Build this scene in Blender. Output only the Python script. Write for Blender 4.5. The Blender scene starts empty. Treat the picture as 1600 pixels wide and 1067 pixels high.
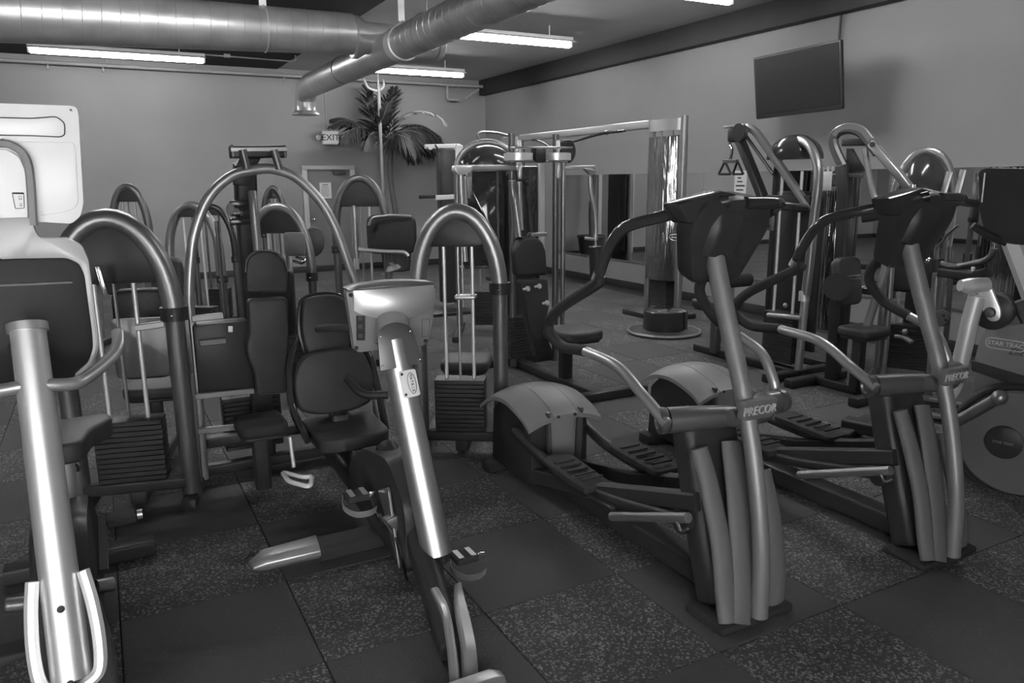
import bpy, bmesh, math, random
from mathutils import Vector, Matrix
random.seed(7)
scene = bpy.context.scene
COL = scene.collection
PI = math.pi

# ---------------------------------------------------------------- camera
EYE = Vector((0, 0, 1.6))
FPX = 1188.0                       # focal length in pixels of the 1600x1067 frame
HORIZON, ROLL, YAW = 283.0, math.atan(-0.008), math.radians(28.1)
PITCH = math.atan((1067 / 2 - HORIZON) * math.cos(ROLL) / FPX)
_r0 = Vector((math.cos(YAW), -math.sin(YAW), 0))
_fh = Vector((math.sin(YAW), math.cos(YAW), 0))
FWD = _fh * math.cos(PITCH) - Vector((0, 0, 1)) * math.sin(PITCH)
_u0 = _r0.cross(FWD)
RIGHT = _r0 * math.cos(ROLL) + _u0 * math.sin(ROLL)
UP = -_r0 * math.sin(ROLL) + _u0 * math.cos(ROLL)
cam = bpy.data.cameras.new('camera')
cam.sensor_width = 36.0
cam.lens = 36.0 * FPX / 1600.0
cam_o = bpy.data.objects.new('camera', cam)
cam_o.matrix_world = Matrix(((RIGHT.x, UP.x, -FWD.x, EYE.x), (RIGHT.y, UP.y, -FWD.y, EYE.y),
                             (RIGHT.z, UP.z, -FWD.z, EYE.z), (0, 0, 0, 1)))
COL.objects.link(cam_o)
scene.camera = cam_o
cam.clip_start = 0.05

# ---------------------------------------------------------------- world, light, exposure
scene.view_settings.view_transform = 'Standard'
scene.view_settings.look = 'None'
scene.view_settings.gamma = 1.0
scene.view_settings.exposure = 0.0
world = bpy.data.worlds.new('world'); scene.world = world; world.use_nodes = True
_bg = world.node_tree.nodes['Background']
_bg.inputs[0].default_value = (0.8, 0.8, 0.8, 1); _bg.inputs[1].default_value = 1.0
ROOM = dict(x0=-5.0, x1=6.92, y0=-1.7, y1=14.0, z1=3.52)
TUBE_STRENGTH = 85.0               # fluorescent tubes
WINDOW_POWER = 130.0               # daylight, per window
WIN = [(-4.6, -2.2), (-1.8, .9)]     # shop-front windows behind the photographer
for wx0, wx1 in WIN:
    ld = bpy.data.lights.new('daylight', 'AREA'); ld.shape = 'RECTANGLE'
    ld.size = wx1 - wx0 - .1; ld.size_y = 2.0; ld.energy = WINDOW_POWER; ld.color = (1, 1, 1)
    lo = bpy.data.objects.new('daylight', ld); COL.objects.link(lo)
    lo.location = ((wx0 + wx1) / 2, ROOM['y0'] - 0.16, 1.45)
    lo.rotation_euler = (math.radians(90), 0, 0)          # pointing +Y, into the room

# ---------------------------------------------------------------- photograph -> place helpers
def ray(x, y): return RIGHT * ((x - 800) / FPX) - UP * ((y - 533.5) / FPX) + FWD
def hx(x, y, X): d = ray(x, y); return EYE + d * ((X - EYE.x) / d.x)
def hy(x, y, Y): d = ray(x, y); return EYE + d * ((Y - EYE.y) / d.y)
def hz(x, y, Z): d = ray(x, y); return EYE + d * ((Z - EYE.z) / d.z)
def hp(x, y, P, a):
    """hit on the vertical plane through P (X, Y) that runs in direction a (degrees)"""
    n = Vector((-math.sin(math.radians(a)), math.cos(math.radians(a)), 0))
    d = ray(x, y); return EYE + d * ((Vector((P[0], P[1], 0)) - EYE).dot(n) / d.dot(n))
def V(*a): return Vector(a)

# ---------------------------------------------------------------- materials (all procedural)
M = {}
def mat(name, col, rough=.5, metal=0., bump=0., bscale=60., var=0., vscale=4., spec=.5, coat=0., emit=0., rvar=0.):
    m = bpy.data.materials.new(name); m.use_nodes = True
    nt = m.node_tree; b = nt.nodes['Principled BSDF']
    c = (col, col, col, 1)
    b.inputs['Base Color'].default_value = c
    b.inputs['Roughness'].default_value = rough
    b.inputs['Metallic'].default_value = metal
    b.inputs['Specular IOR Level'].default_value = spec
    if coat: b.inputs['Coat Weight'].default_value = coat; b.inputs['Coat Roughness'].default_value = .08
    if emit:
        b.inputs['Emission Color'].default_value = (1, 1, 1, 1); b.inputs['Emission Strength'].default_value = emit
    tc = nt.nodes.new('ShaderNodeTexCoord')
    if var or rvar:
        n = nt.nodes.new('ShaderNodeTexNoise'); n.inputs['Scale'].default_value = vscale; n.inputs['Detail'].default_value = 5
        nt.links.new(tc.outputs['Object'], n.inputs['Vector'])
        if var:
            mr = nt.nodes.new('ShaderNodeMapRange')
            mr.inputs['To Min'].default_value = col * (1 - var); mr.inputs['To Max'].default_value = col * (1 + var)
            mr.inputs['From Min'].default_value = .3; mr.inputs['From Max'].default_value = .7
            nt.links.new(n.outputs['Fac'], mr.inputs['Value'])
            nt.links.new(mr.outputs['Result'], b.inputs['Base Color'])
        if rvar:
            mr = nt.nodes.new('ShaderNodeMapRange')
            mr.inputs['To Min'].default_value = max(.02, rough - rvar); mr.inputs['To Max'].default_value = rough + rvar
            nt.links.new(n.outputs['Fac'], mr.inputs['Value'])
            nt.links.new(mr.outputs['Result'], b.inputs['Roughness'])
    if bump:
        n2 = nt.nodes.new('ShaderNodeTexNoise'); n2.inputs['Scale'].default_value = bscale; n2.inputs['Detail'].default_value = 3
        nt.links.new(tc.outputs['Object'], n2.inputs['Vector'])
        bp = nt.nodes.new('ShaderNodeBump'); bp.inputs['Strength'].default_value = bump; bp.inputs['Distance'].default_value = .004
        nt.links.new(n2.outputs['Fac'], bp.inputs['Height']); nt.links.new(bp.outputs['Normal'], b.inputs['Normal'])
    M[name] = m
    return m
BLK = 0.034
mat('black', BLK, .42, spec=.3, rvar=.06, vscale=9)
mat('black_gloss', BLK, .18, spec=.5, rvar=.04, vscale=6)
mat('rubber', BLK, .7, spec=.2, bump=.25, bscale=180)
mat('upholstery', .036, .5, spec=.35, bump=.2, bscale=240, var=.1, vscale=14)
mat('dark_grey', .07, .4, spec=.4, rvar=.05)
mat('grey_plastic', .20, .45, spec=.4, bump=.05, bscale=300)
mat('silver', .48, .36, metal=.7, rvar=.02, vscale=12)
mat('silver_bright', .78, .34, metal=.5, rvar=.02, vscale=10)
mat('grey_metal', .31, .36, metal=.72, rvar=.02, vscale=12)
mat('dim_metal', .15, .38, metal=.6, rvar=.02, vscale=12)
mat('chrome', .85, .16, metal=1.)
mat('white_plastic', .80, .45, spec=.4, var=.03)
mat('white_metal', .86, .35, spec=.5, var=.03)
mat('smoked', .03, .06, spec=.9, coat=1.)
mat('mirror', .86, .012, metal=1.)
mat('wall_paint', .27, .62, spec=.3, bump=.12, bscale=45, var=.05, vscale=1.2)
mat('wall_paint_side', .29, .55, spec=.3, bump=.12, bscale=45, var=.06, vscale=1.1)
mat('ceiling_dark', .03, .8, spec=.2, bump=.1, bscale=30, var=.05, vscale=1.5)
mat('ceiling_paint', .45, .8, spec=.2, bump=.1, bscale=30, var=.05, vscale=1.5)
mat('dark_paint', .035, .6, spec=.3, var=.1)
mat('door_paint', .17, .5, spec=.3, var=.05)
mat('frame_paint', .50, .45, spec=.4, var=.04)
mat('galvanised', .52, .36, metal=.62, rvar=.08, vscale=5, var=.12)
mat('paper', .75, .8, spec=.1, var=.03)
mat('ink', .05, .7, spec=.1)
mat('pipe_paint', .34, .5, spec=.3)
mat('leaf', .022, .55, spec=.3, var=.3, vscale=6)
mat('leaf_pale', .28, .5, spec=.3, var=.2, vscale=6)
mat('bark', .10, .8, bump=.4, bscale=25, var=.3)
mat('tube_light', .9, .4, emit=TUBE_STRENGTH)
mat('lamp_glass', .7, .15, spec=.6)
mat('exit_face', .8, .5, emit=.15)
mat('grout', .02, .9)
mat('post_metal', .56, .36, metal=.85, rvar=.03, vscale=8)
mat('post_satin', .66, .42, metal=.75, rvar=.04, vscale=8)
mat('silver_frame', .34, .45, metal=.45, rvar=.04)
mat('fairing', .135, .55, spec=.35, rvar=.04)
mat('trainer_post', .24, .42, metal=.35, rvar=.04)
mat('bowl_black', .018, .5, spec=.25)
mat('screen', .022, .35, spec=.3)
def streak_mat():
    """smoked mirror acrylic, slightly wavy so that reflections break into upright streaks"""
    m = bpy.data.materials.new('streaked'); m.use_nodes = True
    nt = m.node_tree; b = nt.nodes['Principled BSDF']
    b.inputs['Base Color'].default_value = (.66, .66, .66, 1); b.inputs['Metallic'].default_value = 1.; b.inputs['Roughness'].default_value = .06
    tc = nt.nodes.new('ShaderNodeTexCoord'); mp = nt.nodes.new('ShaderNodeMapping'); mp.inputs['Scale'].default_value = (46, 46, 1.6)
    nt.links.new(tc.outputs['Object'], mp.inputs['Vector'])
    n = nt.nodes.new('ShaderNodeTexNoise'); n.inputs['Scale'].default_value = 1.; n.inputs['Detail'].default_value = 2
    nt.links.new(mp.outputs['Vector'], n.inputs['Vector'])
    bp = nt.nodes.new('ShaderNodeBump'); bp.inputs['Strength'].default_value = 1.; bp.inputs['Distance'].default_value = .016
    nt.links.new(n.outputs['Fac'], bp.inputs['Height']); nt.links.new(bp.outputs['Normal'], b.inputs['Normal'])
    M['streaked'] = m
streak_mat()
def glass_mat():
    m = bpy.data.materials.new('window_glass'); m.use_nodes = True
    b = m.node_tree.nodes['Principled BSDF']
    b.inputs['Base Color'].default_value = (1, 1, 1, 1); b.inputs['Roughness'].default_value = .0
    b.inputs['Transmission Weight'].default_value = 1.; b.inputs['IOR'].default_value = 1.05
    M['glass'] = m
glass_mat()
def fleck_mat(name, base, fleck, amount, scale=70.):
    """black rubber crumb tile with light flecks"""
    m = bpy.data.materials.new(name); m.use_nodes = True
    nt = m.node_tree; b = nt.nodes['Principled BSDF']
    tc = nt.nodes.new('ShaderNodeTexCoord')
    v = nt.nodes.new('ShaderNodeTexVoronoi'); v.inputs['Scale'].default_value = scale
    nt.links.new(tc.outputs['Object'], v.inputs['Vector'])
    sx = nt.nodes.new('ShaderNodeSeparateColor'); nt.links.new(v.outputs['Color'], sx.inputs['Color'])
    n = nt.nodes.new('ShaderNodeTexNoise'); n.inputs['Scale'].default_value = 7; n.inputs['Detail'].default_value = 3
    nt.links.new(tc.outputs['Object'], n.inputs['Vector'])
    ad = nt.nodes.new('ShaderNodeMath'); ad.operation = 'MULTIPLY_ADD'; ad.inputs[1].default_value = .5; ad.inputs[2].default_value = -.25
    nt.links.new(n.outputs['Fac'], ad.inputs[0])
    su = nt.nodes.new('ShaderNodeMath'); su.operation = 'ADD'
    nt.links.new(sx.outputs['Red'], su.inputs[0]); nt.links.new(ad.outputs[0], su.inputs[1])
    mr = nt.nodes.new('ShaderNodeMapRange'); mr.inputs['From Min'].default_value = 1 - amount; mr.inputs['From Max'].default_value = 1.05
    mr.inputs['To Min'].default_value = base; mr.inputs['To Max'].default_value = fleck
    nt.links.new(su.outputs[0], mr.inputs['Value'])
    nt.links.new(mr.outputs['Result'], b.inputs['Base Color'])
    b.inputs['Roughness'].default_value = .8; b.inputs['Specular IOR Level'].default_value = .15
    bp = nt.nodes.new('ShaderNodeBump'); bp.inputs['Strength'].default_value = .5; bp.inputs['Distance'].default_value = .003
    nt.links.new(v.outputs['Distance'], bp.inputs['Height']); nt.links.new(bp.outputs['Normal'], b.inputs['Normal'])
    M[name] = m
fleck_mat('tile_flecked', .068, .27, .36, 135.)
fleck_mat('tile_black', .082, .11, .02, 135.)

# ---------------------------------------------------------------- mesh builder
def cr(pts, k=6, closed=False):
    """Catmull-Rom resampling of a path"""
    P = [Vector(p) for p in pts]; n = len(P); out = []
    if n < 3 and not closed: return P
    for i in range(n if closed else n - 1):
        p1, p2 = P[i], P[(i + 1) % n]
        p0 = P[i - 1] if (i > 0 or closed) else p1 * 2 - p2
        p3 = P[(i + 2) % n] if (i + 2 < n or closed) else p2 * 2 - p1
        for j in range(k):
            t = j / k
            out.append(.5 * ((2 * p1) + (p2 - p0) * t + (2 * p0 - 5 * p1 + 4 * p2 - p3) * t * t + (3 * p1 - p0 - 3 * p2 + p3) * t ** 3))
    if not closed: out.append(P[-1])
    return out
def fil(pts, r, k=5, closed=False):
    """polyline with rounded corners"""
    P = [Vector(p) for p in pts]; n = len(P); out = []
    for i in range(n):
        if not closed and i in (0, n - 1): out.append(P[i]); continue
        a, b, c = P[i - 1], P[i], P[(i + 1) % n]
        d1, d2 = (a - b), (c - b); l = min(r, d1.length * .49, d2.length * .49)
        s, e = b + d1.normalized() * l, b + d2.normalized() * l
        for j in range(k + 1):
            t = j / k; out.append(s * (1 - t) ** 2 + b * 2 * t * (1 - t) + e * t * t)
    return out
def rsec(r, n=12, q=1.): return [(r * math.cos(2 * PI * i / n), q * r * math.sin(2 * PI * i / n)) for i in range(n)]
def bsec(w, h, c=.12):
    x, y = w / 2, h / 2; d = min(w, h) * c
    return [(x, -y + d), (x, y - d), (x - d, y), (-x + d, y), (-x, y - d), (-x, -y + d), (-x + d, -y), (x - d, -y)]
class G:
    def __init__(s): s.v = []; s.f = []
    def add(s, v, f):
        o = len(s.v); s.v += [Vector(p) for p in v]; s.f += [tuple(i + o for i in q) for q in f]; return s
    def sweep(s, pts, sec, up=None, closed=False, scale=None, cap=True):
        P = [Vector(p) for p in pts]; n = len(P); m = len(sec); T = []
        for i in range(n):
            a = P[i - 1] if (i > 0 or closed) else P[i]; b = P[(i + 1) % n] if (i < n - 1 or closed) else P[i]
            T.append((b - a).normalized())
        u = Vector(up) if up else (V(0, 0, 1) if abs(T[0].z) < .9 else V(0, 1, 0))
        u = (u - T[0] * u.dot(T[0])).normalized(); vs = []
        for i in range(n):
            if i > 0:
                q = T[i - 1].rotation_difference(T[i]); u = q @ u
            u = (u - T[i] * u.dot(T[i])).normalized(); w = T[i].cross(u)
            k = scale[i] if scale else 1.
            ka, kb = k if isinstance(k, tuple) else (k, k)
            for (a, b) in sec: vs.append(P[i] + w * a * ka + u * b * kb)
        fs = []
        for i in range(n if closed else n - 1):
            for j in range(m):
                a, b = i * m + j, i * m + (j + 1) % m; c, d = ((i + 1) % n) * m + (j + 1) % m, ((i + 1) % n) * m + j
                fs.append((a, b, c, d))
        if cap and not closed:
            fs.append(tuple(range(m))[::-1]); fs.append(tuple(range((n - 1) * m, n * m)))
        return s.add(vs, fs)
    def tube(s, pts, r, n=12, closed=False, scale=None, q=1., up=None): return s.sweep(pts, rsec(r, n, q), closed=closed, scale=scale, up=up)
    def beam(s, pts, w, h, up=None, c=.12, closed=False): return s.sweep(pts, bsec(w, h, c), up=up, closed=closed)
    def slab(s, poly, o, u, v, t):
        """polygon (a, b) in the plane o + a u + b v, thickness t along u x v"""
        o, u, v = Vector(o), Vector(u), Vector(v); n = u.cross(v).normalized(); m = len(poly)
        vs = [o + u * a + v * b for a, b in poly] + [o + u * a + v * b + n * t for a, b in poly]
        fs = [tuple(range(m))[::-1], tuple(range(m, 2 * m))] + [(i, (i + 1) % m, m + (i + 1) % m, m + i) for i in range(m)]
        return s.add(vs, fs)
    def plate(s, pts, n, t):
        """planar outline of world points, thickness t along n"""
        n = Vector(n).normalized(); P = [Vector(p) for p in pts]; m = len(P)
        vs = P + [p + n * t for p in P]
        ar = sum(((P[i] - P[0]).cross(P[(i + 1) % m] - P[0]).dot(n)) for i in range(m))
        fs = [tuple(range(m))[::-1], tuple(range(m, 2 * m))] + [(i, (i + 1) % m, m + (i + 1) % m, m + i) for i in range(m)]
        if ar < 0: fs = [f[::-1] for f in fs]
        return s.add(vs, fs)
    def box(s, c, size, rot=None):
        c = Vector(c); x, y, z = size[0] / 2, size[1] / 2, size[2] / 2
        vs = [V(a * x, b * y, d * z) for a in (-1, 1) for b in (-1, 1) for d in (-1, 1)]
        if rot: vs = [rot @ p for p in vs]
        return s.add([c + p for p in vs], [(0, 1, 3, 2), (4, 6, 7, 5), (0, 4, 5, 1), (2, 3, 7, 6), (0, 2, 6, 4), (1, 5, 7, 3)])
    def lathe(s, prof, o, ax=(0, 0, 1), n=20, arc=None, ref=None, q=1.):
        o = Vector(o); ax = Vector(ax).normalized()
        a = Vector(ref) if ref else (V(1, 0, 0) if abs(ax.x) < .9 else V(0, 1, 0))
        a = (a - ax * a.dot(ax)).normalized(); b = ax.cross(a); vs = []; m = len(prof)
        for i in range(n):
            t = 2 * PI * i / n
            for r, h in prof: vs.append(o + (a * math.cos(t) * r + b * math.sin(t) * r * q) + ax * h)
        fs = [(i * m + j, ((i + 1) % n) * m + j, ((i + 1) % n) * m + j + 1, i * m + j + 1) for i in range(n) for j in range(m - 1)]
        if prof[0][0] > 1e-6: fs.append(tuple(i * m for i in range(n))[::-1])
        if prof[-1][0] > 1e-6: fs.append(tuple(i * m + m - 1 for i in range(n)))
        return s.add(vs, fs)
    def cyl(s, a, b, r, n=16):
        a, b = Vector(a), Vector(b); return s.lathe([(r, 0), (r, (b - a).length)], a, b - a, n)
    def ball(s, c, r, n=12, m=7, sc=(1, 1, 1)):
        c = Vector(c); vs = [c + V(0, 0, -r * sc[2])]
        for j in range(1, m):
            p = PI * j / m
            for i in range(n):
                t = 2 * PI * i / n
                vs.append(c + V(r * sc[0] * math.sin(p) * math.cos(t), r * sc[1] * math.sin(p) * math.sin(t), -r * sc[2] * math.cos(p)))
        vs.append(c + V(0, 0, r * sc[2])); e = len(vs) - 1; fs = []
        for i in range(n):
            fs.append((0, 1 + (i + 1) % n, 1 + i)); fs.append((e, e - n + i, e - n + (i + 1) % n))
        for j in range(m - 2):
            for i in range(n):
                a = 1 + j * n; fs.append((a + i, a + (i + 1) % n, a + n + (i + 1) % n, a + n + i))
        return s.add(vs, fs)
def rp(poly, r, k=4):
    """round the corners of a 2-D polygon"""
    return [(p.x, p.y) for p in fil([V(a, b, 0) for a, b in poly], r, k, True)]
def rrect(w, h, r, k=4, cx=0, cy=0): return rp([(cx - w / 2, cy - h / 2), (cx + w / 2, cy - h / 2), (cx + w / 2, cy + h / 2), (cx - w / 2, cy + h / 2)], r, k)
def ellipse(a, b, n=28, cx=0, cy=0): return [(cx + a * math.cos(2 * PI * i / n), cy + b * math.sin(2 * PI * i / n)) for i in range(n)]

def mesh(name, g, bev=0., seg=2, ang=38):
    me = bpy.data.meshes.new(name)
    me.from_pydata([tuple(p) for p in g.v], [], g.f)
    bm = bmesh.new(); bm.from_mesh(me)
    bmesh.ops.recalc_face_normals(bm, faces=bm.faces)
    if bev:
        ed = [e for e in bm.edges if len(e.link_faces) == 2 and e.calc_face_angle(0) > math.radians(40)]
        if ed: bmesh.ops.bevel(bm, geom=ed, offset=bev, segments=seg, profile=.5, affect='EDGES', clamp_overlap=True)
    bm.to_mesh(me); bm.free()
    for p in me.polygons: p.use_smooth = True
    me.set_sharp_from_angle(angle=math.radians(ang))
    return me
def root_of(o):
    while o.parent: o = o.parent
    return o
def obj(name, g, m, parent=None, bev=0., label=None, seg=2, kind=None):
    if parent is not None:
        off = root_of(parent).location
        if off.length: g.v = [p - off for p in g.v]
    o = bpy.data.objects.new(name, mesh(name, g, bev, seg)); COL.objects.link(o)
    o.data.materials.append(M[m])
    if parent is not None: o.parent = parent
    if label: o['label'] = label
    if kind: o['kind'] = kind
    return o
def thing(name, label, cat, loc, group=None):
    o = bpy.data.objects.new(name, None); COL.objects.link(o); o.location = loc
    o.empty_display_size = .1; o['label'] = label; o['category'] = cat
    if group: o['group'] = group
    return o
def solo(name, g, m, label, cat, bev=0., group=None, origin=None):
    if origin is not None: g.v = [p - Vector(origin) for p in g.v]
    o = obj(name, g, m, bev=bev, label=label); o['category'] = cat
    if origin is not None: o.location = origin
    if group: o['group'] = group
    return o
def struct(name, g, m, parent=None, bev=0., origin=None):
    if origin is not None: g.v = [p - Vector(origin) for p in g.v]
    o = obj(name, g, m, parent, bev)
    if origin is not None: o.location = origin
    if parent is None: o['kind'] = 'structure'
    return o
def copy_tree(o, parent=None):
    c = o.copy(); COL.objects.link(c); c.parent = parent
    for ch in list(o.children): copy_tree(ch, c)
    return c
def text_geo(s, size, o, u, v, depth=.002, shear=0., spacing=1.):
    """lettering as solid geometry, centred at o, running along u with its top towards v"""
    cu = bpy.data.curves.new('lettering', 'FONT'); cu.body = s; cu.size = size; cu.extrude = depth / 2
    cu.align_x = 'CENTER'; cu.align_y = 'CENTER'; cu.resolution_u = 3; cu.shear = shear; cu.space_character = spacing
    t = bpy.data.objects.new('lettering', cu); COL.objects.link(t)
    bpy.context.view_layer.update()
    me = bpy.data.meshes.new_from_object(t.evaluated_get(bpy.context.evaluated_depsgraph_get()))
    o, u, v = Vector(o), Vector(u).normalized(), Vector(v).normalized(); n = u.cross(v)
    g = G(); g.add([o + u * p.co.x + v * p.co.y + n * p.co.z for p in me.vertices], [tuple(q.vertices) for q in me.polygons])
    bpy.data.objects.remove(t); bpy.data.curves.remove(cu); bpy.data.meshes.remove(me)
    return g
# ================================================================ the room
X0, X1, Y0, Y1, Z1 = ROOM['x0'], ROOM['x1'], ROOM['y0'], ROOM['y1'], ROOM['z1']
floor = struct('floor', G().box(((X0 + X1) / 2, (Y0 + Y1) / 2, -.06), (X1 - X0, Y1 - Y0, .1)), 'grout')
TS, TX, TY = .61, 1.74, 1.74
_tm = {}
for kk in ('tile_flecked', 'tile_black'):
    _tm[kk] = mesh('floor_tile', G().slab(rrect(TS - .004, TS - .004, .004, 1), (0, 0, -.01), (1, 0, 0), (0, 1, 0), .01), .0015, 1)
    _tm[kk].materials.append(M[kk])
for i in range(-5, 9):
    for j in range(-5, 18):
        cx, cy = TX + (i + .5) * TS, TY + (j + .5) * TS
        if cx > X1 - TS / 2 or cy < Y0 + TS / 2: continue
        # only the part of the floor that the view can reach is laid in single tiles
        if cy < 0 or cx < -1.8: continue
        o = bpy.data.objects.new('floor_tile', _tm['tile_flecked' if (i + j) % 2 else 'tile_black'])
        COL.objects.link(o); o.parent = floor; o.location = (cx, cy, 0)
# the floor beyond the single tiles: same rubber, joined
g = G()
for i in range(-11, 9):
    for j in range(-6, 21):
        cx, cy = TX + (i + .5) * TS, TY + (j + .5) * TS
        if cx - TS / 2 < X0 or cx > X1 - TS / 2 or cy < Y0 + TS / 2 or cy > Y1 - TS / 2: continue
        if -5 <= i and -5 <= j < 18 and cy >= 0 and cx >= -1.8: continue
        g.box((cx, cy, -.005), (TS - .004, TS - .004, .01))
rest = obj('floor_tile', g, 'tile_black', floor); rest['kind'] = 'stuff'

def WB(c, z): return G().box((c[0], c[1], c[2] - .055), (z[0], z[1], z[2] + .11))
struct('wall_back', WB(((X0 + X1) / 2, Y1 + .06, Z1 / 2), (X1 - X0 + .24, .12, Z1)), 'wall_paint')
struct('wall_right', WB((X1 + .06, (Y0 + Y1) / 2, Z1 / 2), (.12, Y1 - Y0, Z1)), 'wall_paint_side')
struct('wall_left', WB((X0 - .06, (Y0 + Y1) / 2, Z1 / 2), (.12, Y1 - Y0, Z1)), 'wall_paint_side')
ce = struct('ceiling', G().box(((X0 + X1) / 2, (Y0 + Y1) / 2, Z1 + .06), (X1 - X0 + .24, Y1 - Y0 + .24, .12)), 'ceiling_paint')
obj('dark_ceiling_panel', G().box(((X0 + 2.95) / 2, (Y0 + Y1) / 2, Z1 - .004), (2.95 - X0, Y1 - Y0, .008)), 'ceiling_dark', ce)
# front wall with the shop windows behind the photographer
g = G(); zs, zt = .42, 2.48
g.box(((X0 + X1) / 2, Y0 - .06, zs / 2 - .055), (X1 - X0 + .24, .12, zs + .11))
g.box(((X0 + X1) / 2, Y0 - .06, (zt + Z1) / 2), (X1 - X0 + .24, .12, Z1 - zt))
ed = [X0 - .12] + [c for w in WIN for c in w] + [X1 + .12]
for k in range(0, len(ed), 2): g.box(((ed[k] + ed[k + 1]) / 2, Y0 - .06, (zs + zt) / 2), (ed[k + 1] - ed[k], .12, zt - zs))
struct('wall_front', g, 'wall_paint_side')
for n, (a, b) in enumerate(WIN):
    g = G(); yy = Y0 - .06
    for zc in (zs + .03, zt - .03): g.box(((a + b) / 2, yy, zc), (b - a, .08, .06))
    for xc in (a + .03, (a + b) / 2, b - .03): g.box((xc, yy, (zs + zt) / 2), (.06, .08, zt - zs - .12))
    w = struct('window_%d' % (n + 1), g, 'frame_paint', bev=.004)
    for xc in ((a + .06 + (a + b) / 2 - .03) / 2, ((a + b) / 2 + .03 + b - .06) / 2):
        obj('pane', G().box((xc, yy, (zs + zt) / 2), ((b - a) / 2 - .09, .006, zt - zs - .12)), 'glass', w)
# dark beam painted in for the shade at the right wall top; dark skirting
struct('shade_band_1', G().box((X1 - .07, (Y0 + Y1) / 2, Z1 - .14), (.14, Y1 - Y0 - .02, .28)), 'dark_paint', bev=.01)
struct('baseboard_back', G().box(((X0 + X1) / 2, Y1 - .008, .055), (X1 - X0, .016, .11)), 'dark_paint', bev=.003)
struct('baseboard_right', G().box((X1 - .008, (Y0 + Y1) / 2, .055), (.016, Y1 - Y0, .11)), 'dark_paint', bev=.003)
struct('baseboard_left', G().box((X0 + .008, (Y0 + Y1) / 2, .055), (.016, Y1 - Y0, .11)), 'dark_paint', bev=.003)

# back door
dx0, dx1, dz = 3.25, 4.21, 1.90
g = G()
for xc in (dx0 + .045, dx1 - .045): g.box((xc, Y1 - .025, (dz - .07) / 2), (.09, .05, dz - .07))
g.box(((dx0 + dx1) / 2, Y1 - .025, dz - .035), (dx1 - dx0, .05, .07))
d = struct('door_1', g, 'frame_paint', bev=.006)
obj('door_leaf', G().box(((dx0 + dx1) / 2, Y1 - .006, (dz - .07) / 2 + .005), (dx1 - dx0 - .19, .012, dz - .09)), 'door_paint', d, .002)
g = G(); g.lathe([(.0, 0), (.026, .0), (.026, .008), (.012, .012), (.011, .04), (.028, .05), (.03, .07), (.018, .085), (0, .088)], (dx0 + .16, Y1 - .012, .95), (0, -1, 0), 14)
obj('door_knob', g, 'chrome', d)
g = G(); g.box((dx1 - .28, Y1 - .03, dz - .13), (.22, .035, .06)); g.beam([(dx1 - .2, Y1 - .055, dz - .10), (dx1 - .45, Y1 - .05, dz - .085)], .02, .012)
obj('door_closer', g, 'dark_grey', d, .004)
def notice(name, label, c, u, v, w, h, lines):
    """sheet of paper with rows of print"""
    c, u, v = Vector(c), Vector(u), Vector(v); n = u.cross(v)
    t = thing(name, label, 'sign', c - v * (h / 2))
    obj('sheet', G().slab(rrect(w, h, .004, 2), c, u, v, .003), 'paper', t)
    g = G()
    for a, b, l, hh in lines: g.slab(rrect(l * w, hh * h, .0005, 1), c + u * (a * w) + v * (b * h) + n * .003, u, v, .0006)
    obj('print', g, 'ink', t)
    return t
tl = [(0, .36, .5, .05)] + [(random.uniform(-.05, .02), .25 - .085 * k, random.uniform(.6, .78), .022) for k in range(8)]
notice('notice', 'white printed notice taped to the back door', (3.66, Y1 - .0125, 1.46), (1, 0, 0), (0, 0, 1), .21, .28, tl)

# wall mirror on the right wall
MY0, MY1, MZ0, MZ1 = 2.2, 11.3, .42, 1.69
mt = thing('wall_mirror', 'long frameless mirror along the right wall below the television', 'mirror', (X1, (MY0 + MY1) / 2, MZ0))
npan = 5
for k in range(npan):
    a = MY0 + (MY1 - MY0) * k / npan; b = MY0 + (MY1 - MY0) * (k + 1) / npan
    obj('mirror_panel', G().box((X1 - .004, (a + b) / 2, (MZ0 + MZ1) / 2), (.008, b - a - .003, MZ1 - MZ0)), 'mirror', mt)
obj('bottom_rail', G().box((X1 - .0075, (MY0 + MY1) / 2, MZ0 - .012), (.015, MY1 - MY0, .024)), 'grey_metal', mt)

# ---------------------------------------------------------------- ceiling things
LZ = 3.30
def ceiling_light(xa, xb, y, label):
    """suspended strip fixture: channel, sloped reflector, two stems, one fat tube with end caps"""
    z = LZ
    t = thing('ceiling_light', label, 'light', ((xa + xb) / 2, y, z), 'fluorescent ceiling lights')
    obj('channel', G().box(((xa + xb) / 2, y, z + .075), (xb - xa + .06, .10, .05)), 'white_metal', t, .005)
    obj('reflector', G().slab([(-.13, .03), (-.05, .062), (.05, .062), (.13, .03), (.128, .026), (.05, .056), (-.05, .056), (-.128, .026)], V(xa - .03, y, z), (0, 1, 0), (0, 0, 1), xb - xa + .06), 'white_metal', t)
    obj('tube', G().tube([(xa, y, z), (xa + .01, y, z), (xb - .01, y, z), (xb, y, z)], .030, 12, scale=[.7, 1, 1, .7]), 'tube_light', t)
    for xx in (xa - .015, xb + .015): obj('lamp_holder', G().box((xx, y, z + .02), (.03, .06, .09)), 'white_metal', t, .006)
    for xx in (xa + .3, xb - .3): obj('stem', G().cyl((xx, y, z + .1), (xx, y, Z1), .008, 6), 'white_metal', t)
ceiling_light(-.57, 1.52, 12.1, 'leftmost lit fluorescent ceiling light before the back wall')
ceiling_light(3.78, 5.49, 11.95, 'lit fluorescent ceiling light above the palm')
ceiling_light(3.75, 5.56, 8.78, 'lit fluorescent ceiling light right of the duct end')
ceiling_light(3.85, 5.66, 6.02, 'lit fluorescent ceiling light cut by the top edge of the photo')
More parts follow.
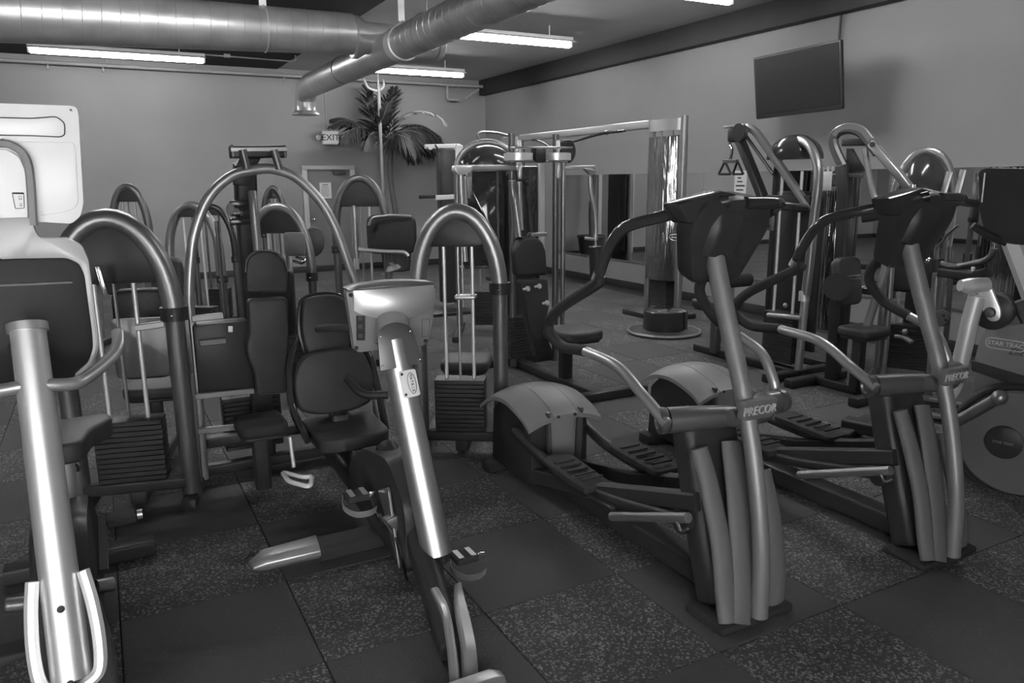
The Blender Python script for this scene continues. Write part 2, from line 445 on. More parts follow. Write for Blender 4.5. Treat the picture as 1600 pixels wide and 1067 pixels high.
ceiling_light(-.57, 1.52, 5.9, 'fluorescent ceiling light above the frame in front of the duct')
ceiling_light(3.85, 5.66, 2.9, 'added unseen ceiling light over the trainers, brightening the near right wall')  # unseen light, added to brighten the near right wall and floor
ceiling_light(-4.2, -2.1, 9.0, 'fluorescent ceiling light beyond the left edge of the photo')

# main spiral duct
DY = 8.15
dt = thing('air_duct', 'large round galvanised air duct hanging under the ceiling', 'duct', (0, DY, 3.1))
def dcz(x): f = (x + .6) / 3.26; return 3.035 + .07 * f, .240 - .042 * f
xs_ = [X0 + .02, -3, -1.5, 0, 1.5, 2.5]
obj('duct_body', G().tube([(x, DY, dcz(x)[0]) for x in xs_], 1., 40, scale=[dcz(x)[1] for x in xs_]), 'galvanised', dt)
for k in range(32):
    xx = -2.2 + k * .15
    if xx > 2.4: break
    z_, r_ = dcz(xx)
    obj('seam_rib', G().tube([V(xx + .016 * math.sin(q), DY + (r_ + .001) * math.cos(q), z_ + (r_ + .001) * math.sin(q)) for q in [j / 24 * 2 * PI for j in range(24)]], .0030, 4, closed=True), 'galvanised', dt)
R1 = dcz(2.5)[1]
obj('duct_end', G().lathe([(R1, 0), (R1 + .012, .01), (R1 + .012, .05), (.16, .14), (.155, .92), (.168, .93), (.168, .99), (.155, 1.0), (0, .99)], (2.5, DY, 3.075), (1, 0, 0), 36), 'galvanised', dt)
for xx in (1.62, 3.05):
    z_, r_ = dcz(xx); r_ = r_ if xx < 2.5 else .16
    ring = [V(xx, DY + (r_ + .006) * math.cos(q), z_ + (r_ + .006) * math.sin(q)) for q in [k / 24 * 2 * PI for k in range(24)]]
    hs_ = obj('hanger_strap', G().tube(ring, .006, 6, closed=True), 'silver_bright', dt)
    obj('strap_tail', G().beam([(xx, DY, z_ + r_), (xx, DY, Z1)], .07, .006), 'white_metal', hs_)
# branch duct with elbow and outlet
BX, BR, BZ = 2.83, .160, 2.95
bt = thing('branch_duct', 'thinner branch duct crossing the main duct with a round outlet', 'duct', (BX, DY, BZ))
obj('duct_body', G().tube([V(BX, 3.4, BZ), V(BX, 5.5, BZ), V(BX, DY, BZ), V(BX, 10, BZ), V(BX, 11.3, BZ)], BR, 32), 'galvanised', bt)
obj('elbow', G().tube(cr([V(BX, 11.28, BZ), V(BX, 11.5, BZ - .02), V(BX, 11.65, BZ - .13), V(BX, 11.68, BZ - .30)], 6), BR * .93, 28), 'galvanised', bt)
obj('outlet', G().lathe([(BR * .93, .10), (BR * .98, .02), (BR * 1.25, -.02), (BR * 1.28, -.035), (BR * 1.0, -.03), (.02, -.02), (0, -.02)], (BX, 11.68, BZ - .34), (0, 0, 1), 28), 'galvanised', bt)
obj('coupling', G().lathe([(BR, 0), (BR + .014, .005), (BR + .014, .15), (BR, .155)], (BX, 7.5, BZ), (0, 1, 0), 32), 'silver_bright', bt)
for k in range(22):
    yy = 4.3 + k * .145
    if yy > 7.4: break
    obj('seam_rib', G().tube([V(BX + (BR + .001) * math.cos(q), yy, BZ + (BR + .001) * math.sin(q)) for q in [j / 20 * 2 * PI for j in range(20)]], .003, 4, closed=True), 'galvanised', bt)
for yy in (6.9, 9.6):
    hs_ = obj('hanger_strap', G().tube([V(BX + (BR + .005) * math.cos(q), yy, BZ + (BR + .005) * math.sin(q)) for q in [k / 20 * 2 * PI for k in range(20)]], .006, 6, closed=True), 'grey_metal', bt)
    obj('strap_rod', G().cyl((BX, yy, BZ + BR), (BX, yy, Z1), .006, 6), 'grey_metal', hs_)

# sprinkler pipe along the back wall
pt = thing('sprinkler_pipe', 'thin painted pipe running along the top of the back wall', 'pipe', (2.5, Y1 - .22, 3.39))
obj('pipe_run', G().tube([(X0 + .02, Y1 - .22, 3.385), (X1 - .16, Y1 - .22, 3.385)], .027, 10), 'pipe_paint', pt)
for xx in (-.45, .35, 1.6, 3.0, 5.2, 5.9, 6.3):
    g = G().tube([V(xx, Y1 - .22 + .032 * math.cos(t), 3.385 + .032 * math.sin(t)) for t in [k / 12 * 2 * PI for k in range(12)]], .006, 5, closed=True)
    g.cyl((xx, Y1 - .22, 3.41), (xx, Y1 - .22, Z1), .006, 6)
    obj('pipe_hanger', g, 'pipe_paint', pt)
for xx in (-.45, .28, 3.0, 6.25):
    g = G().cyl((xx, Y1 - .22, 3.36), (xx, Y1 - .22, 3.30), .014, 8); g.lathe([(.014, 0), (.03, -.012), (0, -.014)], (xx, Y1 - .22, 3.302), n=10)
    obj('sprinkler_head', g, 'pipe_paint', pt)
g = G().tube(fil([(6.02, Y1 - .22, 3.385), (6.02, Y1 - .22, 3.12), (6.24, Y1 - .22, 3.12)], .03), .022, 8)
obj('pipe_drop', g, 'pipe_paint', pt)
g = G().tube([(6.38, Y1 - .22, 3.14), (6.68, Y1 - .22, 3.33)], .02, 8)
obj('pipe_brace', g, 'pipe_paint', pt)
# thin conduit left of the duct crossing
ct = thing('ceiling_conduit', 'thin electrical conduit under the ceiling left of the branch duct', 'pipe', (2.0, 12.4, 3.4))
obj('conduit_run', G().tube(fil([(1.2, 12.4, 3.44), (2.9, 12.4, 3.42), (2.9, 12.4, Z1)], .05), .011, 6), 'pipe_paint', ct)
obj('junction_box', G().box((1.9, 12.4, 3.44), (.09, .05, .05)), 'pipe_paint', ct, .004)
st = thing('ceiling_pipe', 'dark pipe stub hanging near the duct crossing', 'pipe', (3.25, 7.4, 3.4))
obj('pipe_stub', G().tube(fil([(3.2, 7.3, Z1), (3.2, 7.3, 3.36), (3.9, 7.0, 3.36), (3.9, 7.0, Z1)], .04), .014, 8), 'pipe_paint', st)

# exit sign with two emergency lamps on a drop conduit
es = thing('exit_sign', 'white exit sign with emergency lamp heads on the back wall', 'exit sign', (3.78, Y1, 2.26))
obj('sign_box', G().box((3.79, Y1 - .035, 2.385), (.30, .07, .24)), 'white_plastic', es, .01)
obj('sign_face', G().box((3.79, Y1 - .072, 2.385), (.27, .004, .20)), 'exit_face', es)
obj('lettering', text_geo('EXIT', .155, (3.79, Y1 - .076, 2.385), (1, 0, 0), (0, 0, 1), .004, spacing=1.02), 'ink', es)
for sx in (-1, 1):
    c = V(3.79 + sx * .22, Y1 - .08, 2.39)
    lh = obj('lamp_head', G().lathe([(.0, .05), (.03, .045), (.05, .0), (.055, -.03), (.0, -.032)], c, (-sx * .2, 1, .2), 16), 'dark_grey', es)
    obj('lens', G().lathe([(.048, 0), (.03, .016), (0, .02)], c + V(sx * .006, -.03, -.006), (sx * .2, -1, -.2), 16), 'lamp_glass', lh)
    obj('lamp_arm', G().cyl(c + V(0, .03, 0), (3.79 + sx * .14, Y1 - .04, 2.39), .012, 8), 'dark_grey', es)
obj('drop_conduit', G().tube([(3.74, Y1 - .02, 2.5), (3.74, Y1 - .02, 3.36)], .012, 8), 'pipe_paint', es)

# television on an arm, tilted down
tvc = V(6.40, 5.80, 2.565)
tv = thing('television', 'black flat television tilted down from the right wall', 'television', (X1, 5.78, 2.3))
n = V(-1, -.02, -.13).normalized(); u = V(.02, -1, 0.02); u = (u - n * u.dot(n)).normalized(); v = n.cross(u) * -1
if v.z < 0: v = -v
g = G().slab(rrect(1.10, .64, .02, 3), tvc - n * .035, u, v, .035 if u.cross(v).dot(n) > 0 else -.035)
obj('tv_case', g, 'black', tv, .008)
g = G().slab(rrect(1.05, .57, .005, 2), tvc + v * .015 + n * .001, u, v, .003 if u.cross(v).dot(n) > 0 else -.003)
obj('screen', g, 'screen', tv)
g = G().slab(rrect(.72, .46, .03, 3), tvc - n * .075 + v * .03, u, v, .04 if u.cross(v).dot(n) > 0 else -.04)
obj('rear_housing', g, 'black', tv, .01)
g = G(); g.box((X1 - .012, 5.78, 2.62), (.024, .22, .30)); g.beam([tvc - n * .07, V(X1 - .2, 5.9, 2.6), V(X1 - .02, 5.78, 2.62)], .05, .07)
g.beam([tvc - n * .08 + v * .16, tvc - n * .08 - v * .16], .3, .012, up=n)
obj('wall_bracket', g, 'black', tv, .004)
obj('cable_conduit', G().tube([V(X1 - .02, 5.72, 2.77), V(X1 - .02, 5.72, 3.24)], .012, 8), 'dark_grey', tv)

# support pole with a forked bracket in front of the back wall
px_, py_ = hy(594, 200, 12.9).x, 12.9
sp = thing('support_pole', 'slim grey pole with forked top bracket beside the palm', 'pole', (px_, py_, 0))
obj('pole', G().tube([(px_, py_, 0), (px_, py_, 3.20)], .03, 12), 'grey_plastic', sp)
obj('fork_bracket', G().tube(fil([(px_ - .22, py_ + .1, 3.3), (px_ - .18, py_, 3.14), (px_, py_, 3.10), (px_ + .10, py_, 3.18), (px_ + .12, py_ + .1, 3.3)], .06), .02, 8), 'pipe_paint', sp)
obj('pole_cap', G().cyl((px_, py_, 3.2), (px_, py_, Z1), .012, 8), 'pipe_paint', sp)
obj('base_flange', G().lathe([(.09, 0), (.09, .012), (.035, .016), (.033, .05), (0, .05)], (px_, py_, 0), n=16), 'grey_plastic', sp)

# tall artificial palm
pm = thing('potted_palm', 'tall dark palm with drooping fronds in front of the back wall', 'palm', (4.75, 13.4, 0))
obj('pot', G().lathe([(.20, 0), (.24, .02), (.29, .42), (.31, .44), (.31, .48), (.27, .48), (.26, .43), (0, .42)], (4.75, 13.4, 0), n=24), 'dark_grey', pm)
tr = obj('trunk', G().tube(cr([(4.75, 13.4, .4), (4.77, 13.4, 1.0), (4.70, 13.42, 1.7), (4.74, 13.4, 2.30)], 6), .05, 10, scale=None), 'bark', pm)
def frond(pts, w, m, droop, n=28, pale=False):
    """one feather frond: midrib with two rows of narrow leaflets"""
    C = cr([V(*p) for p in pts], 8); g = G(); L = len(C)
    fr = obj('frond', G().tube(C, .009, 5, scale=[1 - .75 * i / L for i in range(L)]), 'bark', pm)
    for k in range(n):
        f = .14 + .86 * k / (n - 1); i = min(L - 2, int(f * (L - 1))); p = C[i]; t = (C[i + 1] - C[i]).normalized()
        side = t.cross(V(0, 0, 1)); side = side.normalized() if side.length > .05 else V(1, 0, 0)
        l = w * (math.sin(PI * min(1, .18 + .8 * f)) ** .7) * random.uniform(.85, 1.1)
        for s in (-1, 1):
            d = (side * s * .75 + t * .75 + V(0, 0, -droop) + V(random.uniform(-.1, .1), random.uniform(-.1, .1), random.uniform(-.12, .12))).normalized()
            e = p + d * l + V(0, 0, -droop * l * .35); e.y = min(e.y, Y1 - .03); mid = p.lerp(e, .5); mid.z += .02 * l
            q = t * .027
            g.add([p - q * .4, mid - q, e, mid + q, p + q * .4], [(0, 1, 2, 3, 4)])
    o = obj('leaflets', g, m, fr)
    return fr
c = V(4.74, 13.4, 2.32)
def fr2(px, depth, w, m='leaf', droop=.5, n=22):
    pts = [tuple(c)] + [tuple(hy(x, y, min(13.72, 13.3 + d))) for (x, y), d in zip(px, depth)]
    frond(pts, w, m, droop, n)
fr2([(575, 205), (540, 188), (512, 198)], (0, -.1, -.2), .30, droop=.5)
fr2([(570, 200), (545, 205), (530, 222)], (-.2, -.4, -.5), .30, droop=.6)
fr2([(588, 190), (578, 155), (572, 132)], (.1, .2, .25), .34, droop=.05, n=26)
fr2([(600, 190), (612, 158), (616, 136)], (.05, .15, .2), .34, droop=.05, n=26)
fr2([(620, 188), (655, 172), (688, 182), (698, 198)], (-.1, -.3, -.5, -.6), .20, 'leaf_pale', .25, n=26)
fr2([(630, 198), (660, 196), (690, 214)], (0, .1, .1), .42, droop=.8, n=26)
fr2([(625, 205), (655, 208), (685, 232)], (-.2, -.2, -.2), .44, droop=.9, n=26)
fr2([(620, 210), (645, 222), (660, 250)], (-.3, -.5, -.5), .40, droop=.9)
fr2([(618, 200), (650, 205), (672, 240)], (.2, .3, .3), .44, droop=.9)
fr2([(585, 208), (575, 215), (568, 232)], (-.3, -.5, -.6), .26, droop=.7)
fr2([(592, 205), (600, 180), (606, 160)], (-.3, -.5, -.6), .26, droop=.1)
fr2([(580, 200), (560, 190), (548, 205)], (.3, .4, .4), .28, droop=.6)
fr2([(628, 196), (664, 200), (696, 226)], (.1, .2, .25), .46, droop=.9, n=30)
fr2([(622, 212), (650, 218), (690, 244)], (.0, .1, .1), .42, droop=.8, n=30)
fr2([(612, 216), (630, 228), (648, 254)], (-.1, -.2, -.2), .36, droop=.8, n=26)
fr2([(640, 200), (672, 206), (700, 240)], (-.1, -.1, -.1), .42, droop=.8, n=30)
fr2([(582, 186), (574, 160), (580, 140)], (-.1, -.1, -.1), .34, droop=.1, n=30)
fr2([(606, 184), (604, 156), (622, 142)], (-.1, -.1, -.1), .34, droop=.1, n=30)
fr2([(566, 196), (536, 184), (516, 186)], (.1, .15, .2), .30, droop=.5, n=26)
# ================================================================ cardio row
def arcpts(c, r, u, v, a0, a1, n=16):
    c, u, v = Vector(c), Vector(u), Vector(v)
    return [c + u * (r * math.cos(math.radians(a0 + (a1 - a0) * i / n))) + v * (r * math.sin(math.radians(a0 + (a1 - a0) * i / n))) for i in range(n + 1)]

# ---------------------------------------------------------------- elliptical trainers
def elliptical(label):
    cx = 2.0
    t = thing('elliptical_trainer', label, 'elliptical', (cx, 2.7, 0), 'matching elliptical trainers in the cardio row')
    # curved centre post
    post = cr([hx(1113, 380, cx + .03), hx(1122, 430, cx + .025), hx(1143, 530, cx + .02), hx(1162, 620, cx + .01), hx(1178, 720, cx), hx(1189, 850, cx - .01), V(cx - .02, 1.80, .03)], 6)
    obj('post', G().tube(post, .031, 16, scale=[1.25 - .25 * min(1, i / 24) for i in range(len(post))]), 'trainer_post', t)
    # front tower: three curved grey fairings on a black core
    yb = 1.86
    def ribbon(px, w, d, nm='fairing'):
        P = cr([hy(x, y, Y) for x, y, Y in px], 6)
        obj(nm, G().sweep(P, rsec(w / 2, 18, d / w), up=(0, -1, 0), scale=[(s, 1) for s in [.72 + .28 * math.sin(PI * min(1, .15 + .6 * i / (len(P) - 1))) for i in range(len(P))]]), 'fairing', t)
    ribbon([(1092, 700, 2.02), (1108, 760, 1.97), (1126, 850, 1.90), (1133, 930, 1.85), (1137, 972, 1.82)], .085, .05)
    ribbon([(1142, 690, 2.04), (1152, 770, 1.96), (1158, 860, 1.89), (1158, 930, 1.84), (1155, 974, 1.81)], .115, .05)
    ribbon([(1192, 735, 2.05), (1205, 800, 1.99), (1212, 870, 1.92), (1210, 930, 1.86), (1203, 962, 1.83)], .085, .05)
    g = G(); g.sweep([V(cx - .01, 2.16, .72), V(cx - .01, 2.10, .5), V(cx - .02, 2.02, .25), V(cx - .02, 1.95, .04)], bsec(.26, .12, .2), up=(0, -1, 0))
    obj('tower_core', g, 'black', t, .01)
    g = G(); g.box((cx - .02, 1.90, .015), (.36, .20, .03)); obj('front_foot', g, 'rubber', t, .010)
    # cross bar that carries the swinging arms
    L, Rr, Cc = hy(1058, 657, 2.06), V(cx + .33, 2.10, .72), V(cx + .02, 1.975, .745)
    g = G(); g.tube(cr([L + V(-.03, .02, 0), L + V(.1, -.02, 0), L + V(.22, -.06, 0), Cc + V(-.06, 0, 0), Cc + V(.1, .01, -.003), Rr + V(-.08, 0, 0), Rr], 5), .043, 16,
                     scale=[1.12 - .35 * math.exp(-((i - 13) / 6) ** 2) for i in range(31)])
    cb = obj('crossbar', g, 'dim_metal', t)
    dirn = (hy(1222, 632, 1.95) - hy(1147, 642, 1.93)); dirn.z *= .6; dirn.normalize()
    bc = hy(1184, 639, 1.905); vv = V(0, -.12, 1).normalized(); nn = dirn.cross(vv).normalized()
    bd = obj('badge', G().slab(rp([(-.085, -.036), (.085, -.036), (.095, .036), (-.08, .036)], .012), bc - nn * .02, dirn, vv, .03), 'fairing', cb, .004)
    tg = text_geo('PRECOR', .047, bc + nn * .012, dirn, vv, .006, spacing=1.0)
    obj('lettering', tg, 'silver_bright', cb)
    for e, s in ((L, -1), (Rr, 1)):
        obj('end_cap', G().lathe([(.047, 0), (.05, .01), (.05, .028), (.03, .036), (.026, .028), (0, .028)], e + V(s * .004 - .03 * (s < 0), .02 * (s < 0), 0), (s, .4, 0), 18), 'dim_metal', cb)
    # swinging arms: grey tube, then black grip
    def arm(px, X, kg, tail=None):
        P = [hx(x, y, X) for x, y in px]; A = cr(P[:kg + 1], 8); Bp = cr(P[kg - 1:], 8)[8:]
        if tail: Bp = cr([P[kg - 1], P[kg]] + [Vector(q) for q in tail], 8)[8:]
        a = obj('swing_arm', G().tube(A, .0215, 14), 'silver', t)
        obj('grip', G().tube(Bp, .024, 12), 'rubber', a)
    arm([(1042, 662), (1005, 618), (965, 573), (915, 549), (878, 541), (857, 513), (872, 484), (930, 445), (938, 436)], 1.72, 3)
    arm([(1213, 618), (1207, 590), (1190, 552), (1155, 525)], 2.38, 3, tail=[(2.37, 2.52, 1.0), (2.33, 2.58, 1.12), (2.31, 2.48, 1.25), (2.30, 2.40, 1.32)])
    # console with display housing and fixed handlebars
    cz = 1.50
    g = G().slab(rp([(-.20, 0), (-.17, .10), (0, .125), (.17, .10), (.20, 0), (.12, -.22), (-.12, -.22)], .04), V(cx + .07, 2.13, 1.415), (1, 0, 0), V(0, -.35, 1).normalized(), -.10)
    co = obj('console', g, 'black', t, .02)
    obj('display', G().slab(rrect(.24, .12, .01), V(cx + .07, 2.237, 1.415), (-1, 0, 0), V(0, -.35, 1).normalized(), .008), 'smoked', co)
    hpk = [hy(1060, 318, 2.12), hy(1130, 298, 2.12), hy(1152, 303, 2.12), hy(1162, 318, 2.12), hy(1160, 350, 2.12), hy(1075, 350, 2.12)]
    obj('reading_rack', G().plate(hpk, (0, 1, 0), .10), 'black_gloss', co, .015)
    obj('neck', G().sweep([hx(1113, 395, cx + .03), V(cx + .04, 2.15, 1.42), V(cx + .05, 2.16, 1.50)], bsec(.17, .10, .3)), 'black', co, .01)
    hl = [V(cx + .02, 2.10, 1.525), hx(1040, 337, 1.86), hx(985, 352, 1.80), hx(963, 368, 1.78), hx(946, 400, 1.77), hx(934, 436, 1.76)]
    a = obj('fixed_handlebar', G().tube(cr(hl, 7), .023, 14), 'black_gloss', t)
    obj('grip_ring', G().cyl(hx(937, 428, 1.762), hx(933, 438, 1.76), .026, 14), 'silver', a)
    hr = [V(cx + .10, 2.10, 1.515), V(2.28, 2.12, 1.51), V(2.36, 2.20, 1.49), V(2.38, 2.36, 1.40), V(2.38, 2.46, 1.26), V(2.38, 2.49, 1.19)]
    obj('fixed_handlebar', G().tube(cr(hr, 7), .023, 14), 'black_gloss', t)
    g = G().sweep([hy(1108, 318, 2.16), hy(1160, 320, 2.18), hy(1210, 321, 2.2), hy(1256, 326, 2.22)], bsec(.055, .035, .3))
    obj('side_tray', g, 'black_gloss', co, .004)
    # rails, ramp, pedals and rear drive
    for s in (-1, 1):
        obj('ramp_rail', G().beam([V(cx + s * .13, 2.02, .42), V(cx + s * .13, 2.75, .20), V(cx + s * .14, 3.25, .10)], .06, .07), 'black', t)
        ped = V(cx + s * .15, 2.78 - s * .06, .30 + s * .03)
        pa = obj('pedal_arm', G().tube(cr([V(cx + s * .15, 2.06, .36 + s * .03), ped + V(0, -.2, -.05), ped + V(0, .25, -.05), V(cx + s * .2, 3.35, .32)], 5), .028, 12), 'black', t)
        obj('pedal', G().slab(rp([(-.075, -.19), (.075, -.19), (.085, .17), (.0, .22), (-.085, .17)], .03), ped + V(0, 0, -.03), (1, 0, 0), V(0, 1, .06).normalized(), .03), 'rubber', pa, .008)
        g = G()
        for k in range(5): g.box(ped + V(0, -.14 + .06 * k, .008), (.11, .012, .01))
        obj('pedal_tread', g, 'rubber', pa)['kind'] = 'stuff'
        obj('roller', G().cyl(V(cx + s * .15 - .03, 2.07, .355 + s * .03), V(cx + s * .15 + .03, 2.07, .355 + s * .03), .045, 16), 'rubber', pa)
    lb_ = obj('link_bar', G().tube([V(cx - .21, 2.46, .20), V(cx - .21, 1.99, .385)], .020, 12), 'grey_metal', t)
    obj('link_clip', G().tube(cr([V(cx - .235, 2.02, .36), V(cx - .24, 1.99, .34), V(cx - .235, 1.96, .36)], 4), .006, 6), 'chrome', lb_)
    obj('base_beam', G().beam([V(cx, 1.95, .06), V(cx, 3.66, .06)], .12, .09), 'black', t, .01)
    obj('rear_foot', G().box((cx, 3.64, .03), (.46, .1, .06)), 'rubber', t, .01)
    prof = [(3.22, .05), (3.22, .36), (3.28, .43), (3.42, .48), (3.56, .45), (3.66, .36), (3.68, .05)]
    obj('drive_housing', G().slab([(y - 3.4, z) for y, z in prof], V(cx + .175, 3.4, 0), (0, 1, 0), (0, 0, 1), -.35), 'black', t, .02)
    hc = cr([V(0, 3.16, .43), V(0, 3.25, .48), V(0, 3.42, .52), V(0, 3.58, .50), V(0, 3.72, .42)], 5)
    for k, (xa, xb) in enumerate(((-.22, -.075), (-.072, .072), (.075, .22))):
        n = 6; vs = []; fs = []
        for i, p in enumerate(hc):
            for j in range(n + 1):
                xx = xa + (xb - xa) * j / n; drop = .05 * (abs(xx) / .22) ** 2.2
                vs.append(V(cx + xx, p.y + .02 * abs(xx), p.z - drop))
        m = len(hc) * (n + 1)
        for i in range(len(hc) - 1):
            for j in range(n):
                a = i * (n + 1) + j; fs.append((a, a + 1, a + n + 2, a + n + 1))
        vs2 = [p - V(0, 0, .022) for p in vs]
        fs2 = [tuple(q + m for q in f[::-1]) for f in fs]
        rim = [i * (n + 1) for i in range(len(hc))]; rimr = [i * (n + 1) + n for i in range(len(hc))]
        ff = list(range(n + 1)); fl = [(len(hc) - 1) * (n + 1) + j for j in range(n + 1)]
        sid = []
        for e in (rim, rimr, ff, fl):
            for a, b in zip(e, e[1:]): sid.append((a, b, b + m, a + m))
        h = obj('hood_panel', G().add(vs + vs2, fs + fs2 + sid), 'grey_plastic', t)
    g = G().slab(rp([(-.07, .16), (.07, .16), (.085, .45), (-.085, .45)], .02), V(cx, 3.19, 0), (1, 0, 0), (0, 0, 1), -.03)
    obj('front_cover', g, 'grey_plastic', t, .006)
    for s in (-1, 1): obj('cover_rib', G().beam([V(cx + s * .098, 3.18, .45), V(cx + s * .085, 3.18, .16)], .02, .03), 'dark_grey', t)
    for s in (-1, 1): obj('screw', G().cyl(V(cx + s * .05, 3.16, .425), V(cx + s * .05, 3.152, .425), .008, 8), 'ink', t)
    return t
e1 = elliptical('nearest grey and black elliptical trainer, right of the silver bike post')
e2 = copy_tree(e1); e2.location = e2.location + V(1.06, -.06, 0)
e2['label'] = 'second elliptical trainer, between the nearest one and the flywheel trainer'

# ---------------------------------------------------------------- recumbent bike in the middle
bx = 1.0
t = thing('recumbent_bike', 'recumbent exercise bike with leaning silver post and black seat', 'exercise bike', (bx, 3.0, 0))
pa, pb = hy(614, 532, 2.80), hx(683, 866, bx + .02)
ax = (pb - pa).normalized()
P = [pa + (pb - pa) * (i / 8) for i in range(9)]
pn = V(0, -1, 0); pn = (pn - ax * pn.dot(ax)).normalized()
po = obj('post', G().tube(P, .061, 32, q=1.0, up=pn, scale=[(.86 + .12 * i / 8) for i in range(9)]), 'post_metal', t)
# badge plate on the post
bc = pa + (pb - pa) * ((597 - 532) / (866 - 532) * 1.08)
un = ax.cross(pn).normalized(); un = un if un.x > 0 else -un
nb = (pn * .93 + un * .20).normalized(); ub = ax.cross(nb).normalized(); ub = ub if ub.x > 0 else -ub
bo = bc + nb * .0585
pl_ = obj('badge_plate', G().slab(rrect(.074, .105, .01), bo - ub.cross(-ax).normalized() * .003, ub, -ax, .005), 'white_metal', po, .001)
nrm = ub.cross(-ax).normalized()
obj('badge_oval', G().sweep([bo + nrm * .003 + ub * (.009 + .0175 * math.cos(q)) - ax * (.041 * math.sin(q)) for q in [k / 28 * 2 * PI for k in range(28)]], rsec(.0012, 4), closed=True), 'ink', po)
for k, ch in enumerate('MATRIX'):
    obj('lettering', text_geo(ch, .0155, bo + nrm * .0035 + ub * .009 + ax * (-.029 + .0116 * k), ax, ub, .002), 'ink', po)
for a in (-.027,):
    for b in (-.04, .04): obj('rivet', G().lathe([(.006, 0), (.005, .003), (0, .004)], bo + nrm * .002 + ub * a + ax * b, nrm, 10), 'dark_grey', po)
# console seen from the back
yc = 2.86
def cy(px, d=0): return [hy(x, y, yc + d) for x, y in px]
out = cy([(541, 458), (545, 449), (600, 443), (640, 441), (674, 441), (680, 447), (677, 500), (668, 536), (660, 541), (600, 546), (560, 551), (554, 545)])
co = obj('console', G().plate(fil(out, .012, 3, True), (0, 1, 0), .045), 'grey_plastic', t, .006)
obj('console_rim', G().plate(cy([(543, 452), (560, 445), (610, 439.5), (640, 438.5), (676, 440.5), (681, 446), (681, 452), (676, 447), (640, 445), (600, 446.5), (560, 451), (545, 457)], -.012), (0, 1, 0), .075), 'dim_metal', co, .003)
# bulging upper cap
xl, xr = hy(551, 452, yc).x, hy(679, 445, yc).x; zt_, zb0 = hy(615, 447.5, yc).z, hy(615, 497, yc).z; zb1 = hy(560, 485, yc).z
vs = []; fs = []; nx, nz = 20, 8
for j in range(nz + 1):
    for i in range(nx + 1):
        f = i / nx; x = xl + (xr - xl) * f; e = math.sin(PI * f)
        zt = zt_ + .004 * e - .004; zb = zb1 + (zb0 - zb1) * e ** .8
        g_ = j / nz
        vs.append(V(x, yc - .008 - .052 * (e ** .7) * (1 - .35 * (2 * g_ - 1) ** 2), zb + (zt - zb) * g_))
for j in range(nz):
    for i in range(nx):
        a = j * (nx + 1) + i; fs.append((a, a + 1, a + nx + 2, a + nx + 1))
m = len(vs); vs += [V(p.x, yc + .002, p.z) for p in vs]
fs += [tuple(q + m for q in f[::-1]) for f in fs]
for e in ([i for i in range(nx + 1)], [nz * (nx + 1) + i for i in range(nx + 1)], [j * (nx + 1) for j in range(nz + 1)], [j * (nx + 1) + nx for j in range(nz + 1)]):
    for a, b in zip(e, e[1:]): fs.append((a, b, b + m, a + m))
obj('console_cap', G().add(vs, fs), 'post_satin', co)
for (x, y) in ((548, 461), (556.5, 543.5), (665, 532.5)): obj('screw', G().lathe([(.0085, 0), (.0085, .004), (.004, .004), (0, .001)], hy(x, y, yc) , (0, -1, 0), 12), 'ink', co)
obj('socket_panel', G().plate(cy([(556.5, 493), (570.5, 493), (570, 531.5), (557, 531.5)]), (0, -1, 0), .003), 'black', co)
for y in (498, 511, 525): obj('socket', G().plate(cy([(559.5, y - 3.5), (566, y - 3.5), (566, y + 2.5), (559.5, y + 2.5)], -.003), (0, -1, 0), .002), 'dark_grey', co)
hp_ = cy([(659.5, 499), (672, 498), (669, 525), (659.5, 527)], -.0008)
obj('hatch', G().tube(fil(hp_, .002, 2, True), .0011, 5, closed=True), 'ink', co)
# neck and flange
na, nb2 = hy(614, 497, yc - .03), pa + ax * .012
ne = obj('neck', G().sweep([na + V(0, .01, .02), na.lerp(nb2, .45), nb2], rsec(.062, 24), up=(0, -1, 0), scale=[(1.0, .6), (1.12, .75), (1.2, .8)]), 'grey_plastic', co)
fc = pa + ax * .035
F_ = []
for k in range(25):
    q = k / 24 * PI; F_.append((math.cos(q) * .060, .045 + math.sin(q) * .055))
F_ = [(.088, -.075)] + [(a * 1.22, b) for a, b in F_] + [(-.088, -.075)]
fl = obj('flange', G().slab(F_, fc + pn * .036, un, -ax, .012 if un.cross(-ax).dot(pn) > 0 else -.012), 'dim_metal', co, .002)
for a, b in ((-.060, .055), (.060, .055), (-.076, -.06), (.076, -.06)): obj('screw', G().ball(fc + pn * .049 + un * a - ax * b, .0055, 8, 5), 'chrome', co)
# handlebar loop on the rider's side
obj('handlebar', G().tube(fil([V(bx - .24, 3.15, 1.0), V(bx - .2, 2.98, 1.03), V(bx, 2.93, 1.0), V(bx + .2, 2.98, 1.03), V(bx + .24, 3.15, 1.0)], .08), .016, 12), 'rubber', t)
